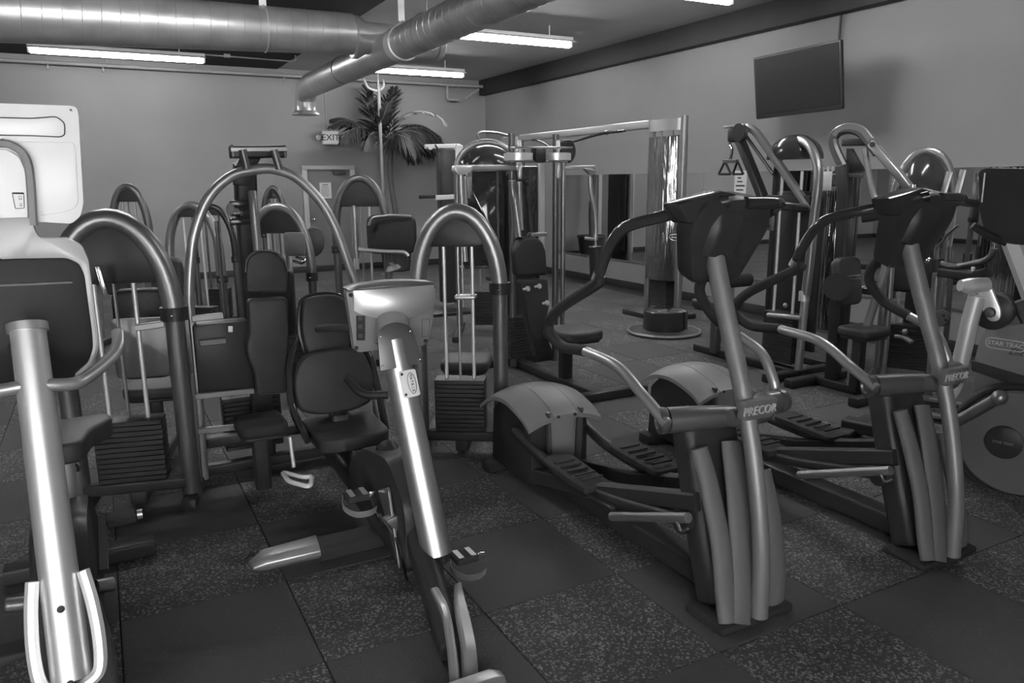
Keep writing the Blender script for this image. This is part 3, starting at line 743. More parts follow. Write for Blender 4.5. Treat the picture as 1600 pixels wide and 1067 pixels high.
# slanted lower cap, black front shroud and curved silver front trim
def bxx(y): return bx - .13 * max(0, (y - 870)) / 195
obj('post_foot', G().sweep([pb - ax * .10 - pn * .04, pb + ax * .05 - pn * .05], bsec(.11, .08, .3), up=pn), 'black', t, .01)
obj('front_shroud', G().sweep(cr([V(bx, 3.06, .46), V(bx, 2.84, .34), V(bx - .02, 2.60, .19), V(bx - .05, 2.38, .09), V(bx - .09, 2.14, .03)], 5), bsec(.10, .11, .3), up=(0, -1, 0)), 'black', t, .012)
for s, xs in ((-1, [(652, 872), (672, 912), (692, 952), (701, 1000), (705, 1035), (708, 1075), (709, 1095)]), (1, [(712, 908), (713, 925), (717, 950), (727, 1000), (730, 1035), (732, 1075), (733, 1095)])):
    P = cr([hx(x, y, bxx(y) + s * .026) + V(0, -.02, 0) for x, y in xs], 5)
    wd = [(.25 + .75 * min(1, i / 12), 1) for i in range(len(P))]
    obj('front_trim', G().sweep(P, bsec(.054, .03, .25), up=(0, -1, 0), scale=wd), 'silver', t)
g = G().sweep([V(.72, 1.93, .035), V(.76, 1.93, .04), V(.95, 1.93, .04), V(.985, 1.93, .035)], bsec(.09, .06, .35), scale=[.7, 1, 1, .7])
obj('front_stabiliser', g, 'silver', t, .004)
obj('side_shroud', G().slab(rp([(-.35, .06), (.42, .10), (.45, .28), (.2, .44), (-.15, .50), (-.34, .36)], .07), V(bx + .075, 2.98, 0), (0, 1, 0), (0, 0, 1), -.15), 'black', t, .02)
obj('side_panel', G().slab(rp([(-.28, .10), (-.05, .36), (-.18, .42)], .02), V(bx - .082, 2.95, -.02), (0, 1, 0), (0, 0, 1), -.012), 'dim_metal', t, .003)
obj('shroud_cap', G().plate([hy(x, y, 2.72) for x, y in ((602, 815), (620, 806), (634, 806), (640, 822), (618, 832))], (0, 1, 0), .05), 'dim_metal', t, .008)
# cranks and pedals with straps
for s, pc, sw in ((-1, V(bx - .16, 2.98, .30), 1), (1, V(bx + .17, 2.62, .10), -1)):
    cr_ = obj('crank', G().beam([V(bx + s * .095, 2.82, .21), V(bx + s * .10, pc.y, pc.z)], .03, .018), 'chrome', t)
    pd = obj('pedal', G().box(pc, (.10, .09, .028)), 'rubber', cr_, .008)
    for k in (-.027, .027): obj('pedal_tread', G().slab(rrect(.022, .075, .003), pc + V(k, 0, .0142), (1, 0, 0), (0, 1, 0), .003), 'silver', cr_)
    arc = [pc + V(-.055 * math.cos(q) - .005, -.048 - .035 * math.sin(q), -.02 + .004 * math.sin(q * 2)) for q in [k / 14 * PI for k in range(15)]]
    arc = cr([pc + V(-.055, .02, -.005), pc + V(-.068, -.03, -.03), pc + V(-.035, -.085, -.045), pc + V(.02, -.10, -.045), pc + V(.055, -.085, -.04)], 4)
    obj('strap', G().sweep(arc, bsec(.004, .034, .2), up=(0, 0, 1)), 'grey_plastic', cr_)
    obj('buckle', G().box(pc + V(.055, -.045, .01), (.03, .012, .03)), 'chrome', cr_, .003)
obj('cable', G().tube(cr([V(bx - .11, 2.84, .26), V(bx - .09, 2.72, .21), V(bx - .085, 2.66, .14), V(bx - .085, 2.60, .07)], 4), .006, 6), 'chrome', t)
# wide middle stabiliser with a bevelled silver end
sa = hz(396, 882, .05); sb = hz(500, 874, .06)
g = G().sweep([V(.40, 3.06, .05), V(.46, 3.07, .06), V(.68, 3.05, .075)], bsec(.13, .07, .35), scale=[(.5, .4), (.85, .9), (1., 1.)])
obj('stabiliser_cap', g, 'silver', t, .004)
obj('stabiliser', G().beam([V(.67, 3.05, .06), V(1.05, 3.05, .06)], .11, .07), 'black', t)
# seat with bucket back, side frame and adjusting lever
obj('main_beam', G().beam([V(bx, 2.9, .14), V(bx, 3.4, .15), V(bx, 4.25, .20)], .11, .12), 'black', t, .01)
obj('seat_post', G().beam([V(bx, 3.78, .2), V(bx, 3.80, .42)], .10, .10), 'black', t, .008)
se = obj('seat', G().slab(rp([(-.18, -.20), (-.10, -.24), (.10, -.24), (.18, -.20), (.19, .14), (.14, .19), (-.14, .19), (-.19, .14)], .05), V(bx, 3.72, .32), V(1, 0, 0), V(0, 1, .03).normalized(), .07), 'upholstery', t, .022, seg=3)
vb = V(0, .16, 1).normalized()
lb = obj('lumbar_pad', G().slab(rp([(-.20, -.13), (-.08, -.165), (.08, -.165), (.20, -.13), (.215, .02), (.17, .15), (.08, .18), (-.08, .18), (-.17, .15), (-.215, .02)], .05), V(bx, 3.90, .565), V(1, 0, 0), vb, .055), 'upholstery', t, .02, seg=3)
obj('seat_seam', G().tube([V(bx, 3.897, .565) + vb * q for q in (-.15, 0, .15)], .0045, 5), 'black', lb)
sbk = obj('backrest', G().slab(rp([(-.11, -.155), (.11, -.155), (.135, 0), (.11, .15), (.05, .17), (-.05, .17), (-.11, .15), (-.135, 0)], .055), V(bx, 4.0, .845), V(1, 0, 0), vb, .05), 'upholstery', t, .018, seg=3)
obj('back_piping', G().tube(fil([V(bx, 3.993, .845) + V(1, 0, 0) * a + vb * b for a, b in ((-.115, -.16), (.115, -.16), (.14, 0), (.115, .155), (.05, .175), (-.05, .175), (-.115, .155), (-.14, 0))], .055, 4, True), .012, 8, closed=True), 'black_gloss', sbk)
for s in (-1, 1):
    obj('seat_side_frame', G().tube(fil([V(bx + s * .12, 4.04, .80), V(bx + s * .215, 3.93, .70), V(bx + s * .235, 3.84, .46), V(bx + s * .20, 3.66, .34)], .08), .020, 10), 'black_gloss', t)
obj('seat_handle', G().tube(fil([V(bx + .05, 3.80, .60), V(bx + .10, 3.72, .52), V(bx + .22, 3.66, .52)], .05), .022, 10), 'black', t)
lz = .20
le = hz(459, 730, lz)
lv = obj('adjust_lever', G().tube([le + V(-.004, .02, .155), le], .011, 10), 'silver_bright', t)
lp = [hz(x, y, lz) for x, y in ((440, 737), (474, 746), (488, 744), (485, 761), (452, 753))]
obj('lever_loop', G().tube(fil(lp, .04, 4, True), .0115, 10, closed=True), 'white_metal', lv)
obj('lever_knob', G().lathe([(.0, -.03), (.018, -.024), (.02, -.006), (.010, .0), (.010, .03), (0, .032)], hx(421, 705, .80), (0, -.2, 1), 12), 'chrome', t)

# ---------------------------------------------------------------- upright bike with a television, at the left edge
lx = -.215
t = thing('upright_bike', 'upright exercise bike with a bright screen housing at the left edge', 'exercise bike', (lx, 2.7, 0))
lt = -.285                          # the screen and console sit a little left of the post
def sym(right): return right + [V(2 * lt - p.x, p.y, p.z) for p in reversed(right)]
def ly(px, Y): return [hy(x, y, Y) for x, y in px]
yt = 2.82
half = ly([(112, 165), (120, 168), (123, 178), (131, 318), (126, 338), (112, 350), (62, 347)], yt)
tvh = obj('screen_housing', G().plate(fil(sym([V(lt, yt, half[0].z)] + half)[:-1], .012, 3, True), (0, 1, 0), .085), 'white_metal', t, .012)
half = ly([(50, 185), (88, 182), (101, 192), (101, 211), (94, 214), (50, 212)], yt - .002)
obj('vent_cover', G().plate(fil(sym(half), .008, 3, True), (0, 1, 0), .02), 'white_metal', tvh, .003)
obj('vent_seam', G().tube(fil(sym(half), .01, 3, True), .0018, 5, closed=True), 'dark_grey', tvh)
half = ly([(116, 222), (119, 240), (123, 315), (117, 326), (100, 332), (56, 338)], yt - .003)
obj('back_cover', G().plate(fil(sym(half), .012, 3, True), (0, 1, 0), .02), 'white_metal', tvh, .004)
# arched yoke carrying the screen
hw = ly([(52, 352), (49, 300), (45, 262), (36, 240), (18, 227), (0, 224)], yt - .016)
yk = cr(sym(hw), 5)
obj('yoke', G().sweep(yk, bsec(.024, .030, .2), up=(0, -1, 0)), 'grey_plastic', tvh)
half = ly([(44, 345), (40, 268), (30, 245), (12, 234), (0, 233)], yt - .018)
obj('yoke_plate', G().plate(fil(sym(half), .01, 3, True), (0, 1, 0), .018), 'white_metal', tvh, .003)
sk = ly([(19, 301), (37, 301), (38, 325), (24, 326)], yt - .0195)
obj('rating_label', G().tube(fil(sk, .002, 2, True), .0009, 4, closed=True), 'ink', tvh)
obj('rating_label', G().plate(ly([(19, 301), (37, 301), (37, 303.5), (21, 303)], yt - .0195), (0, -1, 0), .001), 'ink', tvh)
obj('rating_label', text_geo('CE  16', .012, hy(32, 314, yt - .0196), (0, 0, -1), (1, 0, 0), .001), 'dark_grey', tvh)
for x, y in ((111.5, 171.5), (4, 219)): obj('screw', G().lathe([(.006, 0), (.006, .003), (.003, .003), (0, .001)], hy(x, y, yt), (0, -1, 0), 10), 'grey_metal', tvh)
obj('screen', G().box((lt, yt + .087, 1.66), (.40, .006, .26)), 'smoked', tvh)
# neck and console bowl with silver rim
half = ly([(50, 340), (54, 360), (62, 372), (104, 372), (128, 384), (138, 406), (143, 440), (153, 520), (154, 545), (146, 572), (120, 590)], yt - .03)
half2 = ly([(116, 585), (138, 566), (145, 545), (144, 520), (132, 430), (124, 412), (104, 403), (30, 404)], yt - .03)
bz = obj('console_frame', G().plate(fil(sym(half + half2)[:len(half + half2)] + [V(lt, yt - .03, half2[-1].z), V(lt, yt - .03, half[0].z)], .01, 2, True), (0, 1, 0), .05), 'silver_frame', t, .008)
bz2 = obj('console_frame', G().plate(fil([V(2 * lt - p.x, p.y, p.z) for p in half + half2] + [V(lt, yt - .03, half2[-1].z), V(lt, yt - .03, half[0].z)], .01, 2, True), (0, 1, 0), .05), 'silver_frame', t, .008)
half = ly([(30, 402), (106, 402), (126, 412), (134, 432), (146, 520), (146, 545), (139, 568), (112, 592)], yt - .012)
obj('console_bowl', G().plate(fil(sym(half), .01, 2, True), (0, 1, 0), .06), 'bowl_black', t, .01)
obj('bowl_shelf', G().beam([hy(0, 446, yt - .016), hy(113, 441, yt - .016)], .01, .008), 'dark_grey', t)
# post
pa, pb = hy(43, 512, 2.60), hy(112, 1058, 2.27)
ax = (pb - pa).normalized(); pn = V(0, -1, 0); pn = (pn - ax * pn.dot(ax)).normalized()
po = obj('post', G().tube([pa + (pb - pa) * (i / 8) for i in range(9)], .0505, 28, q=1.15, up=pn, scale=[.92 + .12 * i / 8 for i in range(9)]), 'post_satin', t)
obj('post_cap', G().tube([pa - ax * .012, pa + ax * .012], .054, 24, q=1.15, up=pn), 'silver', po)
for y in (945, 1050):
    c = pa + ax * ((hy(45 + (y - 512) * .126, y, 2.35) - pa).dot(ax))
    obj('bolt_hole', G().lathe([(.010, 0), (.010, .004), (.005, .003), (0, .003)], c + pn * .0600, pn, 14), 'ink', po)
obj('post_mount', G().sweep([pa + V(-.04, .22, -.10), pa + V(-.02, .12, -.10), pa + V(0, .03, -.10)], bsec(.08, .06, .3)), 'black', t, .01)
# handlebar
hb = [hy(-60, 560, 2.70), hy(-30, 612, 2.56), hy(0, 610, 2.54), hy(50, 602, 2.52), hy(110, 600, 2.54), hy(135, 590, 2.58), hy(172, 560, 2.66), hy(184, 540, 2.70), hy(184, 520, 2.76)]
obj('handlebar', G().tube(cr(hb, 6), .0195, 14), 'silver', t)
# base fork shroud around the post foot, silver trim, stabiliser feet
sh = [pa + (pb - pa) * f for f in (.76, .85, .95, 1.06, 1.12)]
obj('base_shroud', G().sweep([p - pn * .10 for p in sh], bsec(.22, .20, .35), up=pn, scale=[(.62, .7), (.85, .9), (.98, 1), (1, 1), (.9, .9)]), 'dim_metal', t, .01)
ut = []
for a, b in ((-.062, .715), (-.074, .80), (-.080, .90), (-.074, .985), (-.05, 1.015), (0, 1.03), (.05, 1.015), (.074, .985), (.080, .90), (.074, .80), (.062, .715)):
    un = ax.cross(pn).normalized(); un = un if un.x > 0 else -un
    ut.append(pa + (pb - pa) * b + un * a + pn * .022)
obj('fork_trim', G().sweep(cr(ut, 4), bsec(.034, .034, .3), up=pn), 'silver_bright', t)
fz = .05
obj('front_stabiliser', G().sweep([V(lx - .30, 2.25, fz), V(lx - .25, 2.25, fz + .01), V(lx + .25, 2.25, fz + .01), V(lx + .30, 2.25, fz)], bsec(.10, .07, .35)), 'dim_metal', t, .006)
obj('front_foot', G().sweep([V(lx - .02, 2.25, .06), V(lx - .02, 2.2, .24)], bsec(.10, .10, .3)), 'black', t)
obj('side_peg', G().sweep([hy(8, 946, 2.42), hy(60, 940, 2.42)], bsec(.04, .04, .3)), 'dim_metal', t, .006)
obj('side_peg', G().sweep([hy(150, 917, 2.50), hy(176, 912, 2.52)], rsec(.022, 12)), 'dim_metal', t)
obj('side_shroud', G().slab(rp([(-.30, .08), (.55, .08), (.50, .34), (.25, .52), (-.12, .56), (-.30, .40)], .08), V(lx + .085, 2.75, 0), (0, 1, 0), (0, 0, 1), -.17), 'black', t, .03)
obj('main_beam', G().beam([V(lx, 2.4, .09), V(lx, 3.5, .09)], .12, .10), 'black', t, .01)
obj('rear_stabiliser', G().beam([V(lx - .28, 3.48, .045), V(lx + .28, 3.48, .045)], .09, .07), 'black', t, .01)
# seat post and saddle
sx = hy(98, 760, 3.12)
spx = V(hy(103, 760, 3.1).x, 3.1, 0)
obj('seat_post', G().tube([hy(102, 722, 2.95), hy(107, 800, 2.95)], .030, 16), 'silver', t)
obj('seat_tube', G().tube([hy(107, 798, 2.95), V(lx + .06, 2.95, .25)], .035, 14), 'black', t)
sc = hy(92, 690, 3.1); sc = V(lx + .03, 3.02, sc.z)
sd = obj('saddle', G().slab(rp([(-.05, -.18), (.05, -.18), (.08, -.02), (.15, .08), (.14, .16), (-.14, .16), (-.15, .08), (-.08, -.02)], .04), sc + V(0, 0, -.01), (1, 0, 0), (0, 1, 0), .075), 'upholstery', t, .024, seg=3)
obj('saddle_clamp', G().lathe([(.03, 0), (.03, .02), (.018, .03), (.018, .055), (.026, .06), (.026, .08), (0, .08)], sc + V(.0, -.02, -.085), n=16), 'chrome', sd)
for s, q in ((-1, (2.62, .17)), (1, (2.98, .40))):
    ck = obj('crank', G().beam([V(lx + s * .10, 2.80, .29), V(lx + s * .11, q[0], q[1])], .03, .018), 'dim_metal', t)
    obj('pedal', G().box(V(lx + s * .17, q[0], q[1]), (.10, .09, .03)), 'rubber', ck, .008)
    obj('pedal_end', G().cyl(V(lx + s * .222, q[0], q[1]), V(lx + s * .24, q[0], q[1]), .018, 12), 'silver', ck)
# ================================================================ flywheel trainer at the right edge
SP, SA = (4.02, 2.10), 108
def sp(x, y, off=0.):
    """hit on the side face of the trainer, shifted off towards the viewer"""
    a = math.radians(SA); n = V(-math.sin(a), math.cos(a), 0)     # points away from the aisle
    P = Vector((SP[0], SP[1], 0)) + n * off
    return hp(x, y, (P.x, P.y), SA)
sn = V(-math.sin(math.radians(SA)), math.cos(math.radians(SA)), 0)   # towards the viewer's side (-X)
sd_ = V(math.cos(math.radians(SA)), math.sin(math.radians(SA)), 0)    # along the machine, to the rear
t = thing('flywheel_trainer', 'grey elliptical trainer with a big round flywheel cover at the right edge', 'elliptical', (4.1, 2.3, 0))
fc = sp(1592, 690)
R_ = (sp(1592, 605) - fc).length
obj('flywheel_cover', G().lathe([(R_ * 1.0, -.02), (R_ * .99, .035), (R_ * .93, .052), (R_ * .5, .058), (0, .06)], fc, sn, 48), 'fairing', t)
obj('cover_rim', G().tube([fc + sn * .03 + sd_ * (R_ * 1.03 * math.cos(q)) + V(0, 0, R_ * 1.03 * math.sin(q)) for q in [k / 40 * 2 * PI for k in range(40)]], .022, 8, closed=True), 'black', t)
hc_ = sp(1573, 686)
hub = obj('hub_cap', G().lathe([(.086, .05), (.086, .072), (.07, .08), (0, .082)], hc_, sn, 28), 'black', t)
obj('hub_logo', text_geo('STAR TRAC', .018, hc_ + sn * .083, -sd_, (0, 0, 1), .002), 'silver', hub)
body = [sp(x, y, -.02) for x, y in ((1512, 640), (1528, 540), (1545, 500), (1590, 470), (1640, 460), (1700, 560), (1700, 720), (1620, 790), (1530, 770), (1490, 700))]
obj('side_housing', G().plate(fil(body, .05, 4, True), -sn, .16), 'fairing', t, .02)
lower = [sp(x, y, .0) for x, y in ((1488, 745), (1540, 768), (1600, 782), (1680, 790), (1680, 800), (1600, 796), (1530, 786), (1480, 762))]
obj('lower_trim', G().plate(lower, sn, .02), 'grey_metal', t, .004)
upn = [sp(x, y, .004) for x, y in ((1522, 570), (1530, 538), (1544, 510), (1600, 505), (1650, 515), (1660, 605), (1600, 588))]
pn_ = obj('badge_panel', G().plate(upn, sn, .02), 'grey_plastic', t, .006)
band = [sp(x, y, .012) for x, y in ((1519, 562), (1660, 604), (1660, 628), (1519, 578))]
obj('dark_band', G().plate(band, sn, .02), 'black', t, .004)
lc = sp(1571, 538.5, .026)
ldir = (sp(1590, 541.5, .026) - sp(1550, 535.5, .026)).normalized(); lup = sn.cross(ldir).normalized(); lup = lup if lup.z > 0 else -lup
ol = [lc + ldir * a + lup * b for a, b in rrect(.172, .052, .026, 6)]
obj('badge_outline', G().tube(ol, .003, 5, closed=True), 'silver_bright', pn_)
obj('badge_text', text_geo('STAR TRAC', .032, lc, ldir, lup, .003, spacing=.95), 'silver_bright', pn_)
obj('badge_script', text_geo('Elite', .05, sp(1591, 551, .026), ldir, lup, .003, shear=.35), 'ink', pn_)
# swinging arm: lower tube, T pivot, link, rear wheel
ya = .14
def so(x, y, o=ya): return sp(x, y, o)
A = obj('swing_arm', G().tube(cr([so(1527, 462), so(1516, 500), so(1502, 560), so(1491, 600), so(1478, 622)], 5), .040, 18), 'silver_bright', t)
obj('pivot_tee', G().tube([so(1500, 446, .20), so(1512, 447, .17), so(1530, 446, .13), so(1541, 446, .10)], .040, 18, scale=[.7, 1, 1, 1]), 'silver_bright', A)
lk = [so(x, y, .09) for x, y in ((1527, 446), (1536, 438), (1550, 446), (1567, 485), (1564, 500), (1550, 502), (1540, 490))]
obj('pivot_link', G().plate(fil(lk, .03, 3, True), sn, .035), 'silver_bright', A, .008)
pc_ = so(1547, 488, .128)
obj('pivot_bolt', G().lathe([(.026, 0), (.026, .006), (.02, .012), (0, .014)], pc_, sn, 18), 'dim_metal', A)
obj('pivot_boss', G().lathe([(.085, -.03), (.095, -.02), (.095, .03), (.08, .04), (0, .04)], so(1553, 485, .04), sn, 28), 'black', t)
obj('boss_strap', G().sweep(cr([so(1556, 460, .07), so(1568, 463, .07), so(1577, 475, .07)], 4), bsec(.03, .012, .2), up=sn), 'dim_metal', t)
obj('connecting_rod', G().tube([so(1478, 667, .10), so(1520, 645, .10), so(1556, 624, .10)], .030, 14), 'dim_metal', t)
obj('rod_end', G().ball(so(1562, 621, .12), .038, 14, 8), 'grey_metal', t)
# upright post, console
mp = cr([so(1582, 372, -.02), so(1604, 430, -.04), so(1630, 500, -.06)], 5)
obj('console_post', G().sweep(mp, bsec(.105, .09, .3), up=sn), 'silver_bright', t)
obj('post_sleeve', G().sweep([so(1598, 468, -.05), so(1640, 560, -.07)], bsec(.12, .1, .3), up=sn), 'dark_grey', t)
cn = [so(x, y, -.06) for x, y in ((1536, 268), (1548, 262), (1640, 264), (1680, 300), (1670, 385), (1590, 380), (1548, 372), (1538, 330))]
cs = obj('console', G().plate(fil(cn, .03, 3, True), sn, .10), 'black', t, .02)
obj('console_edge', G().tube([so(1539, 270, .045), so(1534, 316, .045)], .004, 6), 'grey_metal', cs)
obj('grip', G().tube(cr([so(1520, 352, .10), so(1545, 368, .06), so(1575, 380, .0)], 5), .02, 10), 'rubber', t)
ft2 = V(4.25, 2.1, 0)
for k, yy in enumerate((-.35, .95)):
    c0 = ft2 + sd_ * yy - sn * .10
    obj('floor_foot', G().beam([c0 + sn * .32 + V(0, 0, .035), c0 - sn * .32 + V(0, 0, .035)], .09, .07), 'rubber', t, .01)
obj('base_rail', G().beam([ft2 - sd_ * .36 - sn * .1 + V(0, 0, .08), ft2 + sd_ * 1.0 - sn * .1 + V(0, 0, .08)], .12, .08), 'black', t, .01)
for s in (1, -1):
    c0 = ft2 - sn * (.10 - s * .17) + sd_ * .55 + V(0, 0, .26)
    pf = obj('foot_beam', G().beam([c0 - sd_ * .5 + V(0, 0, .02), c0 + sd_ * .2], .05, .05), 'dim_metal', t, .006)
    obj('pedal', G().slab(rrect(.13, .34, .04), c0 + V(0, 0, .03), sn, sd_, .02), 'rubber', pf, .006)
# ================================================================ strength machines
_pm = {}
def plates(t, c, d, w, dep, z0, n, th=.026):
    """weight stack: each plate its own part, sharing one mesh"""
    key = (round(w, 3), round(dep, 3))
    if key not in _pm:
        me = mesh('weight_plate', G().slab(rrect(w, dep, .008, 2), (0, 0, 0), (1, 0, 0), (0, 1, 0), th - .003), .002, 1)
        me.materials.append(M['black']); _pm[key] = me
    for k in range(n):
        o = bpy.data.objects.new('weight_plate', _pm[key]); COL.objects.link(o); o.parent = t
        o.location = V(c[0], c[1], z0 + k * th) - t.location; o.rotation_euler = (0, 0, math.atan2(d.y, d.x))
def pad(name, t, c, w, h, th, u, v, m='upholstery', r=None, bev=None, shape=None):
    """upholstered cushion centred at c in the plane of u, v with a hard backing board"""
    c, u, v = Vector(c), Vector(u).normalized(), Vector(v).normalized(); n = u.cross(v).normalized()
    poly = shape or rrect(w, h, r or min(w, h) * .25, 5)
    o = obj(name, G().slab(poly, c - n * th * .5, u, v, th), m, t, bev or th * .32, seg=3)
    obj('backing', G().slab([(a * .9, b * .9) for a, b in poly], c - n * (th * .5 + .014), u, v, .016), 'black', o, .003)
    return o
def hoop_machine(label, P, a, L, R, top, r, m='grey_metal', zsh=1.18, collar=1.02, drop=.46, group=None, rods=True, seat=None, n_pl=12, shroud='black', name='weight_machine', hw=None, cat='weight machine', depth=.05, rodm='silver_bright', back=.45, front=.6):
    """weight-stack machine whose tower is an arched tube: L, R, top are the image points of its legs and crown on plane (P, a)"""
    pl_, pr_, pt_ = hp(*L, P, a), hp(*R, P, a), hp(*top, P, a)
    d = V(math.cos(math.radians(a)), math.sin(math.radians(a)), 0); n = V(-d.y, d.x, 0)
    c = (pl_ + pr_) * .5; w = (pr_ - pl_).length if hw is None else hw; h = pt_.z - r; zs = h - drop
    c = V(c.x, c.y, 0)
    t = thing(name, label, cat, c, group)
    zsh = min(zsh, h - .09)
    A = [c + d * (w / 2 * math.cos(q)) + V(0, 0, zs + drop * math.sin(q)) for q in [PI - k / 20 * PI for k in range(21)]]
    up = [c - d * w / 2 + V(0, 0, collar)] + A + [c + d * w / 2 + V(0, 0, collar)]
    if collar >= zs - .02: up = [q for q in up if q.z >= collar - .001]
    ho = obj('arched_tube', G().tube(up, r, 14), m, t)
    for s in (-1, 1):
        b = c + d * (s * w / 2)
        lp = obj('leg', G().tube([b + V(0, 0, .03), b + V(0, 0, collar)], r * .9, 12), 'dim_metal', t)
        obj('collar', G().cyl(b + V(0, 0, collar - .05), b + V(0, 0, collar + .015), r * 1.28, 14), 'black', lp)
        obj('bolt', G().ball(b + V(0, 0, collar - .02) - n * r * 1.28, .008, 8, 5), 'chrome', lp)
        obj('floor_rail', G().beam([b + n * back + V(0, 0, .03), b - n * front + V(0, 0, .03)], .07, .06), 'black', t, .006)
    # upper shroud fills the arch
    poly = [(w / 2 * .97 * math.cos(q), zs + drop * .97 * math.sin(q)) for q in [k / 18 * PI for k in range(19)]]
    poly = [p for p in poly if p[1] > zsh]
    xe = poly[0][0]; poly = [(xe, zsh)] + poly + [(poly[-1][0], zsh)]
    obj('shroud', G().slab(rp(poly, .008, 2), c - n * depth * -.5, d, (0, 0, 1), depth), shroud, t, .01)
    obj('crossbar', G().beam([c - d * w / 2 + V(0, 0, .12), c + d * w / 2 + V(0, 0, .12)], .08, .06), 'black', t, .006)
    if rods:
        for s in (-1, 1): obj('guide_rod', G().cyl(c + d * (s * w * .17) + V(0, 0, .12), c + d * (s * w * .17) + V(0, 0, zsh + .02), .011, 10), rodm, t)
        plates(t, c + n * .0, d, w * .62, .12, .16, n_pl)
        obj('selector_stem', G().cyl(c + V(0, 0, .16 + n_pl * .026), c + V(0, 0, zsh), .008, 8), 'grey_metal', t)
    for (pc, pw, ph, pth, u, v, nm) in (seat or []): pad(nm, t, pc, pw, ph, pth, u, v)
    return t, c, d, n
UPV = (0, 0, 1)
row = 'machines with arched towers'
# nearest left machine, arch beside the bright screen
t, c, d, n = hoop_machine('weight machine with thick grey arch just right of the bright screen', (.08, 4.05), -14, (88, 470), (270, 470), (172, 325), .050, 'grey_metal', zsh=1.14, collar=1.0, group=row, back=.2, front=.12)
obj('chrome_bracket', G().beam([hp(152, 416, (.0, 3.95), -14), hp(165, 462, (.0, 3.95), -14)], .022, .02), 'chrome', t, .003)
obj('weight_guard', G().slab(rrect(.36, .30, .02), c + d * .12 + n * .12 + V(0, 0, .80), d, UPV, .02), 'dim_metal', t, .004)
obj('upper_rail', G().beam([hp(212, 512, (.1, 4.0), -8), hp(256, 506, (.1, 4.0), -8)], .03, .03), 'grey_metal', t)
pad('backrest', t, c + n * .50 + V(0, 0, .80), .28, .50, .07, d, (0, 0, 1))
pad('seat', t, c + n * .72 + V(0, 0, .44), .34, .34, .07, d, n)
obj('seat_column', G().beam([c + n * .62 + V(0, 0, .04), c + n * .62 + V(0, 0, .41)], .07, .07), 'black', t, .006)
obj('spine_rail', G().beam([c + V(0, 0, .05), c + n * .9 + V(0, 0, .05)], .08, .07), 'black', t, .006)
g = G().tube(fil([c + d * .1 + n * .55 + V(0, 0, .62), c + d * .1 + n * .62 + V(0, 0, .52), c + d * .12 + n * .62 + V(0, 0, .40)], .04), .014, 8)
obj('side_handle', g, 'silver', t)

# second arch, right of the recumbent bike console
t, c, d, n = hoop_machine('weight machine with thick grey arch right of the silver console', (1.75, 3.98), -33, (652, 440), (781, 440), (700, 317), .048, 'grey_metal', zsh=1.24, collar=1.02, group=row, back=.8, front=.06)
pad('seat', t, c + n * .60 - d * .05 + V(0, 0, .42), .32, .34, .07, d, n)
obj('seat_column', G().beam([c + n * .55 + V(0, 0, .04), c + n * .55 + V(0, 0, .39)], .07, .07), 'black', t, .006)
obj('spine_rail', G().beam([c + V(0, 0, .05), c + n * .85 + V(0, 0, .05)], .08, .07), 'black', t, .006)
obj('stack_cap', G().slab(rrect(.12, .10, .01), hp(728, 466, (1.75, 3.98), -33), d, n, .02), 'silver', t, .003)

# arches further back
t, c, d, n = hoop_machine('far weight machine with dark arch against the bright left wall', (.30, 9.0), -25, (176, 345), (232, 350), (203, 286), .040, 'dim_metal', zsh=1.42, collar=.9, group=row, rodm='silver')
pad('backrest', t, c - n * .4 + V(0, 0, .75), .3, .5, .07, d, UPV)
t, c, d, n = hoop_machine('weight machine with grey arch showing left of the tall silver hoop', (.78, 7.6), -38, (267, 400), (345, 420), (296, 314), .040, 'grey_metal', zsh=1.30, collar=.75, group=row)
pad('backrest', t, c - n * .45 + V(0, 0, .7), .3, .55, .07, d, UPV)
g = G(); t2 = t
for k in range(3): obj('rack_peg', G().cyl(c - d * .42 - n * .1 + V(0, 0, 1.06 - .05 * k), c - d * .56 - n * .1 + V(0, 0, 1.06 - .05 * k), .022, 10), 'silver', t)
t, c, d, n = hoop_machine('small dark arched machine behind the left arches beside the hoop', (1.3, 8.8), -20, (322, 395), (350, 395), (338, 318), .035, 'black_gloss', zsh=1.36, collar=.8, group=row, hw=.42, rodm='dim_metal')
t, c, d, n = hoop_machine('weight machine with glossy arch seen through the tall silver hoop', (1.25, 6.05), -30, (392, 425), (487, 425), (420, 316), .036, 'grey_metal', zsh=1.22, collar=.9, group=row)
pad('backrest', t, c - n * .45 + d * .1 + V(0, 0, .75), .28, .5, .07, d, UPV)
obj('arm_pad', G().slab(rrect(.16, .18, .03), hp(462, 381, (1.4, 5.9), -30), d, UPV, .05), 'grey_plastic', t, .015)
g = G().tube(fil([hp(462, 402, (1.4, 5.9), -30), hp(478, 406, (1.4, 5.9), -30), hp(472, 412, (1.4, 5.9), -30), hp(458, 408, (1.4, 5.9), -30)], .03), .012, 8)
obj('hand_grip', g, 'chrome', t)
obj('side_shield', G().plate(ellipse and [hp(490 + 18 * math.cos(q), 378 + 24 * math.sin(q), (1.7, 6.3), -20) for q in [k / 16 * 2 * PI for k in range(16)]], (0, 1, 0), .04), 'dark_grey', t, .01)
t, c, d, n = hoop_machine('tiny dark arched machine behind the crown of the silver hoop', (1.86, 9.6), -25, (411, 330), (446, 330), (428, 289), .036, 'dim_metal', zsh=1.42, collar=1.0, group=row, rodm='dim_metal')
t, c, d, n = hoop_machine('weight machine with dark arch in front of the back door', (2.15, 7.0), -30, (526, 350), (604, 370), (555, 272), .040, 'dim_metal', zsh=1.38, collar=1.0, group=row)
obj('chrome_column', G().cyl(c - d * .06 + V(0, 0, .9), c - d * .06 + V(0, 0, 1.39), .03, 12), 'silver', t)
q0 = V(2.62, 6.75, 0)
